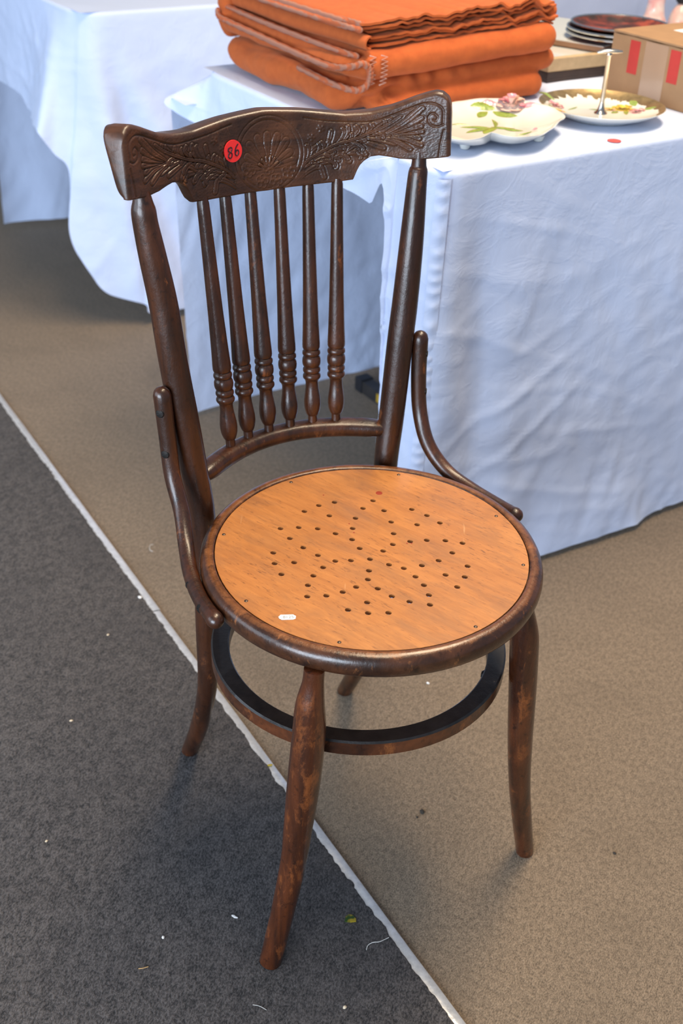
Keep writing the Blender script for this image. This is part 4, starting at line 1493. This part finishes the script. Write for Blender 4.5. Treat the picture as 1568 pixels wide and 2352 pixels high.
# ------------------------------------------------------------------ frames and plates behind the box
M['darkwood'] = mat_plain('dark_tray', (0.035, 0.018, 0.012), 0.4, var=0.3)
M['palewood'] = mat_plain('pale_wood', (0.52, 0.38, 0.22), 0.55, var=0.12, vs=60)
M['glasswhite'] = mat_plain('glazed_white', (0.80, 0.82, 0.80), 0.12, coat=0.6)
M['brownedge'] = mat_plain('brown_edge', (0.30, 0.17, 0.10), 0.6, var=0.1)
tr = empty('serving_tray', tw(0.50, 0.356, TZ + .0012), TR)
tag(tr, 'dark wooden tray at the bottom of the stack behind the blankets', 'tray')
mb = MB()
mb.box(0, .40, 0.0, .27, 0, .006)
mb.build('base', M['darkwood'], tr, smooth=False)
for x0, x1, y0, y1 in ((0, .40, 0, .012), (0, .40, .258, .27), (0, .012, .012, .258), (.388, .40, .012, .258)):
    mb = MB()
    mb.box(x0, x1, y0, y1, .0062, .0165)
    mb.build('rim', M['darkwood'], tr, smooth=False)
fr_ = empty('picture_frame', tw(0.50, 0.357, TZ + .0012 + .0170), TR)
tag(fr_, 'pale wooden picture frame lying face up on the dark tray', 'frame')
for x0, x1, y0, y1 in ((0, .39, 0, .016), (0, .39, .246, .262), (0, .016, .016, .246), (.374, .39, .016, .246)):
    mb = MB()
    mb.box(x0, x1, y0, y1, 0, .021)
    mb.build('moulding', M['palewood'], fr_, smooth=False)
mb = MB()
mb.box(.0162, .3738, .0162, .2458, .012, .0195)
mb.build('glazing', M['glasswhite'], fr_, smooth=False)
bd = empty('canvas_board', tw(0.632, 0.362, TZ + .0012 + .0385), TR + math.radians(22))
tag(bd, 'thin white board with a brown edge under the maroon plates', 'board')
mb = MB()
mb.box(0, .22, 0.0, .235, 0, .0085)
mb.build('board_edge', M['brownedge'], bd, smooth=False)
mb = MB()
mb.box(0.001, .219, 0.001, .234, .0086, .0100)
mb.build('board_face', M['glasswhite'], bd, smooth=False)

t = NT('mottled_lacquer')
v_ = t.coords()
t.color(t.ramp(t.noise(v_, 26.0, 4, 0.6, 0.4), [(0.38, (0.020, 0.008, 0.007)), (0.5, (0.10, 0.016, 0.010)), (0.62, (0.28, 0.045, 0.022))]))
t.set(Roughness=0.55, Coat_Weight=0.0)
M['lacq'] = t.m
M['silver'] = mat_plain('silver_rim', (0.62, 0.62, 0.60), 0.22, 1.0)
zc = TZ + .0012 + .0385 + .0102
for k, (R_, dz, dx, lab) in enumerate(((0.096, 0.0, 0.0, 'lowest maroon plate with a silver rim under the other maroon plates'), (0.095, 0.0075, .001, 'middle maroon plate with a silver rim between two others'), (0.089, 0.0150, .006, 'topmost mottled maroon plate with a silver rim behind the box'))):
    pl = empty('lacquer_plate', tw(0.712 + dx, 0.408 + dx, zc + dz), TR)
    tag(pl, lab, 'plate', 'maroon plates behind the box')
    mb = MB()
    mb.lathe([(0.0001, .0025), (R_ * .6, .0025), (R_ * .78, .0045), (R_ * .97, .0100), (R_, .0110), (R_, .0095), (R_ * .8, .0020), (R_ * .62, .0), (0.0001, .0)], 64)
    mb.build('plate_body', M['lacq'], pl, angle=60)
    mb = MB()
    mb.tube([(R_ * math.cos(a), R_ * math.sin(a), .0105) for a in np.linspace(0, 2 * math.pi, 64, endpoint=False)], .0022, 8, closed=True)
    mb.build('rim', M['silver'], pl)

# pink china vases near the far edge
t = NT('pink_glaze')
v_ = t.coords()
t.color(t.ramp(t.noise(v_, 30.0, 3, 0.6), [(0.35, (0.78, 0.60, 0.52)), (0.6, (0.72, 0.33, 0.30))]))
t.set(Roughness=0.2, Coat_Weight=0.4)
M['pinkglaze'] = t.m
for (s, t_, lab, top) in ((1.072, 0.66, 'pink china vase with a flared foot behind the maroon plates', False), (1.150, 0.655, 'pink china bottle with a dark stopper at the right edge', True)):
    vz = empty('china_vase', tw(s, t_, TZ + .0012), TR)
    tag(vz, lab, 'vase', 'pink vases')
    mb = MB()
    if not top:
        pr_ = [(0.0001, 0), (0.034, 0), (0.035, .004), (0.028, .014), (0.021, .03), (0.018, .05), (0.019, .075), (0.024, .10), (0.022, .125), (0.015, .14), (0.017, .15), (0.014, .15), (0.0001, .148)]
    else:
        pr_ = [(0.0001, 0), (0.026, 0), (0.027, .006), (0.024, .02), (0.019, .034), (0.013, .044), (0.010, .048), (0.0001, .048)]
    mb.lathe(pr_, 32)
    mb.build('vase_body', M['pinkglaze'], vz, angle=60)
    if top:
        mb = MB()
        mb.lathe([(0.0001, .0485), (0.012, .0485), (0.016, .053), (0.017, .062), (0.012, .072), (0.0001, .075)], 20)
        mb.build('stopper', M['black'], vz)

# ------------------------------------------------------------------ litter on the carpets
FLR = {'charcoal': GZ + 0.0008, 'tan': 0.0004}
M['leafy'] = NT('fallen_leaf').m
t = NT('fallen_leaf_green')
t.color(t.ramp(t.noise(t.coords(), 130.0, 2, 0.5), [(0.45, (0.02, 0.055, 0.01)), (0.6, (0.30, 0.22, 0.02))]))
t.set(Roughness=0.35)
M['leafy'] = t.m
M['straw'] = mat_plain('dry_straw', (0.45, 0.28, 0.12), 0.7)
M['lint'] = mat_plain('white_lint', (0.62, 0.60, 0.57), 0.9)
M['crumb'] = mat_plain('pale_crumb', (0.70, 0.58, 0.42), 0.8)
M['grit'] = mat_plain('dark_grit', (0.03, 0.026, 0.022), 0.9)
M['petaly'] = mat_plain('yellow_petal', (0.42, 0.30, 0.02), 0.5)


def flat_bit(name, x, y, z, pts, mat, label, cat, th=0.0006, rz=0.0, curl=0.0):
    mb = MB()
    n = len(pts)
    up_ = [(px, py, th + curl * (px * px + py * py) * 400) for px, py in pts]
    lo = [(px, py, 0) for px, py in pts]
    mb.add(lo + up_ + [(0, 0, th * 1.6), (0, 0, 0)], [(n + k, n + (k + 1) % n, 2 * n) for k in range(n)] + [((k + 1) % n, k, 2 * n + 1) for k in range(n)] + [(k, (k + 1) % n, n + (k + 1) % n, n + k) for k in range(n)])
    o = mb.build(name, mat, None, angle=50)
    o.location = (x, y, z)
    o.rotation_euler = (0, 0, rz)
    tag(o, label, cat)
    return o


zc_ = FLR['charcoal']
flat_bit('leaf_fragment', 0.030, 0.890, zc_, [(-.007, -.004), (0, -.0055), (.007, -.005), (.0072, -.001), (.004, .0045), (-.001, .006), (-.005, .003)], M['leafy'], 'torn green and yellow leaf piece on the charcoal carpet', 'leaf', .001, .1, .006)
flat_bit('petal', -0.086, 1.140, 0.0052, [(-.0035, -.001), (0, -.0016), (.0035, -.001), (.0036, .001), (0, .0017), (-.0034, .001)], M['petaly'], 'tiny yellow petal lying on the metal edging', 'petal', .001, .2)
flat_bit('paper_scrap', -0.110, 0.887, zc_, [(-.0042, .0016), (-.0012, .0016), (.0012, -.0002), (.0040, -.0016), (.0036, -.0028), (-.0002, -.0026), (-.004, .0002)], M['paper'], 'white paper scrap left of the front chair foot', 'scrap', .0006, 0)
for pts, lab, nm, r, mt in (([(0.050, 0.847, zc_), (0.052, 0.853, zc_ + .001), (0.058, 0.8565, zc_ + .002), (0.066, 0.858, zc_ + .002), (0.077, 0.865, zc_ + .001)], 'thin white thread on the charcoal carpet beside the edging', 'thread', .0004, 'lint'),
                            ([(-0.214, 0.810, zc_), (-0.209, 0.8105, zc_ + .0006), (-0.203, 0.813, zc_ + .0004)], 'small piece of straw at lower left of the charcoal carpet', 'straw', .0006, 'straw'),
                            ([(-0.078, 0.770, zc_), (-0.070, 0.768, zc_ + .0008), (-0.062, 0.764, zc_ + .0003)], 'short pale fibre near the bottom edge of the charcoal carpet', 'thread', .0003, 'lint'),
                            ([(-0.335, 1.668, zc_), (-0.340, 1.664, zc_ + .0006), (-0.338, 1.650, zc_ + .0006), (-0.332, 1.646, zc_)], 'curled pale fibre on the charcoal carpet left of the edging', 'thread', .0004, 'lint')):
    mb = MB()
    mb.tube([tuple(p) for p in cr(pts, 6)], r, 6)
    o = mb.build(nm, M[mt], None)
    tag(o, lab, nm)
for (x, y, z, r, mt, nm, lab) in ((0.026, 0.771, zc_, .0026, 'crumb', 'crumb', 'orange-tinted crumb at the bottom centre of the charcoal carpet'),
                                  (-0.332, 1.511, zc_, .0040, 'paper', 'crumb', 'white crumb beside the metal edging joint'),
                                  (-0.364, 0.990, zc_, .0022, 'crumb', 'crumb', 'pale crumb at the left of the charcoal carpet'),
                                  (-0.381, 1.212, zc_, .0026, 'crumb', 'crumb', 'pale crumb left of the back chair foot'),
                                  (-0.192, 0.853, zc_, .0022, 'paper', 'crumb', 'tiny white crumb between the straw and the paper scrap'),
                                  (-0.366, 1.410, zc_, .0024, 'crumb', 'crumb', 'tiny pale crumb on the charcoal carpet far left of the seat'),
                                  (0.125, 1.070, 0.0002, .0042, 'grit', 'grit', 'dark speck of dirt on the tan carpet between the front legs'),
                                  (0.375, 1.012, 0.0002, .0026, 'grit', 'grit', 'dark speck of dirt on the tan carpet right of the chair'),
                                  (0.118, 1.060, 0.0002, .0020, 'grit', 'grit', 'smaller dark speck beside the speck between the front legs'),
                                  (0.144, 1.331, 0.0002, .0028, 'paper', 'crumb', 'tiny white crumb on the tan carpet seen under the seat')):
    mb = MB()
    prof_ = [(0.0001, 0), (r * .8, 0), (r, r * .25), (r * .7, r * .55), (0.0001, r * .65)]
    mb.lathe(prof_, 9)
    mb.v = [(a * (1 + .35 * nz(a * 900 + x * 70, b * 900, c * 900)), b * .75 * (1 + .3 * nz(b * 800, y * 90, a * 700)), c) for a, b, c in mb.v]
    o = mb.build(nm, M[mt], None, angle=50)
    o.location = (x, y, z)
    o.rotation_euler = (0, 0, x * 40)
    tag(o, lab, nm)

for mm in list(bpy.data.materials):
    if mm.users == 0: bpy.data.materials.remove(mm)
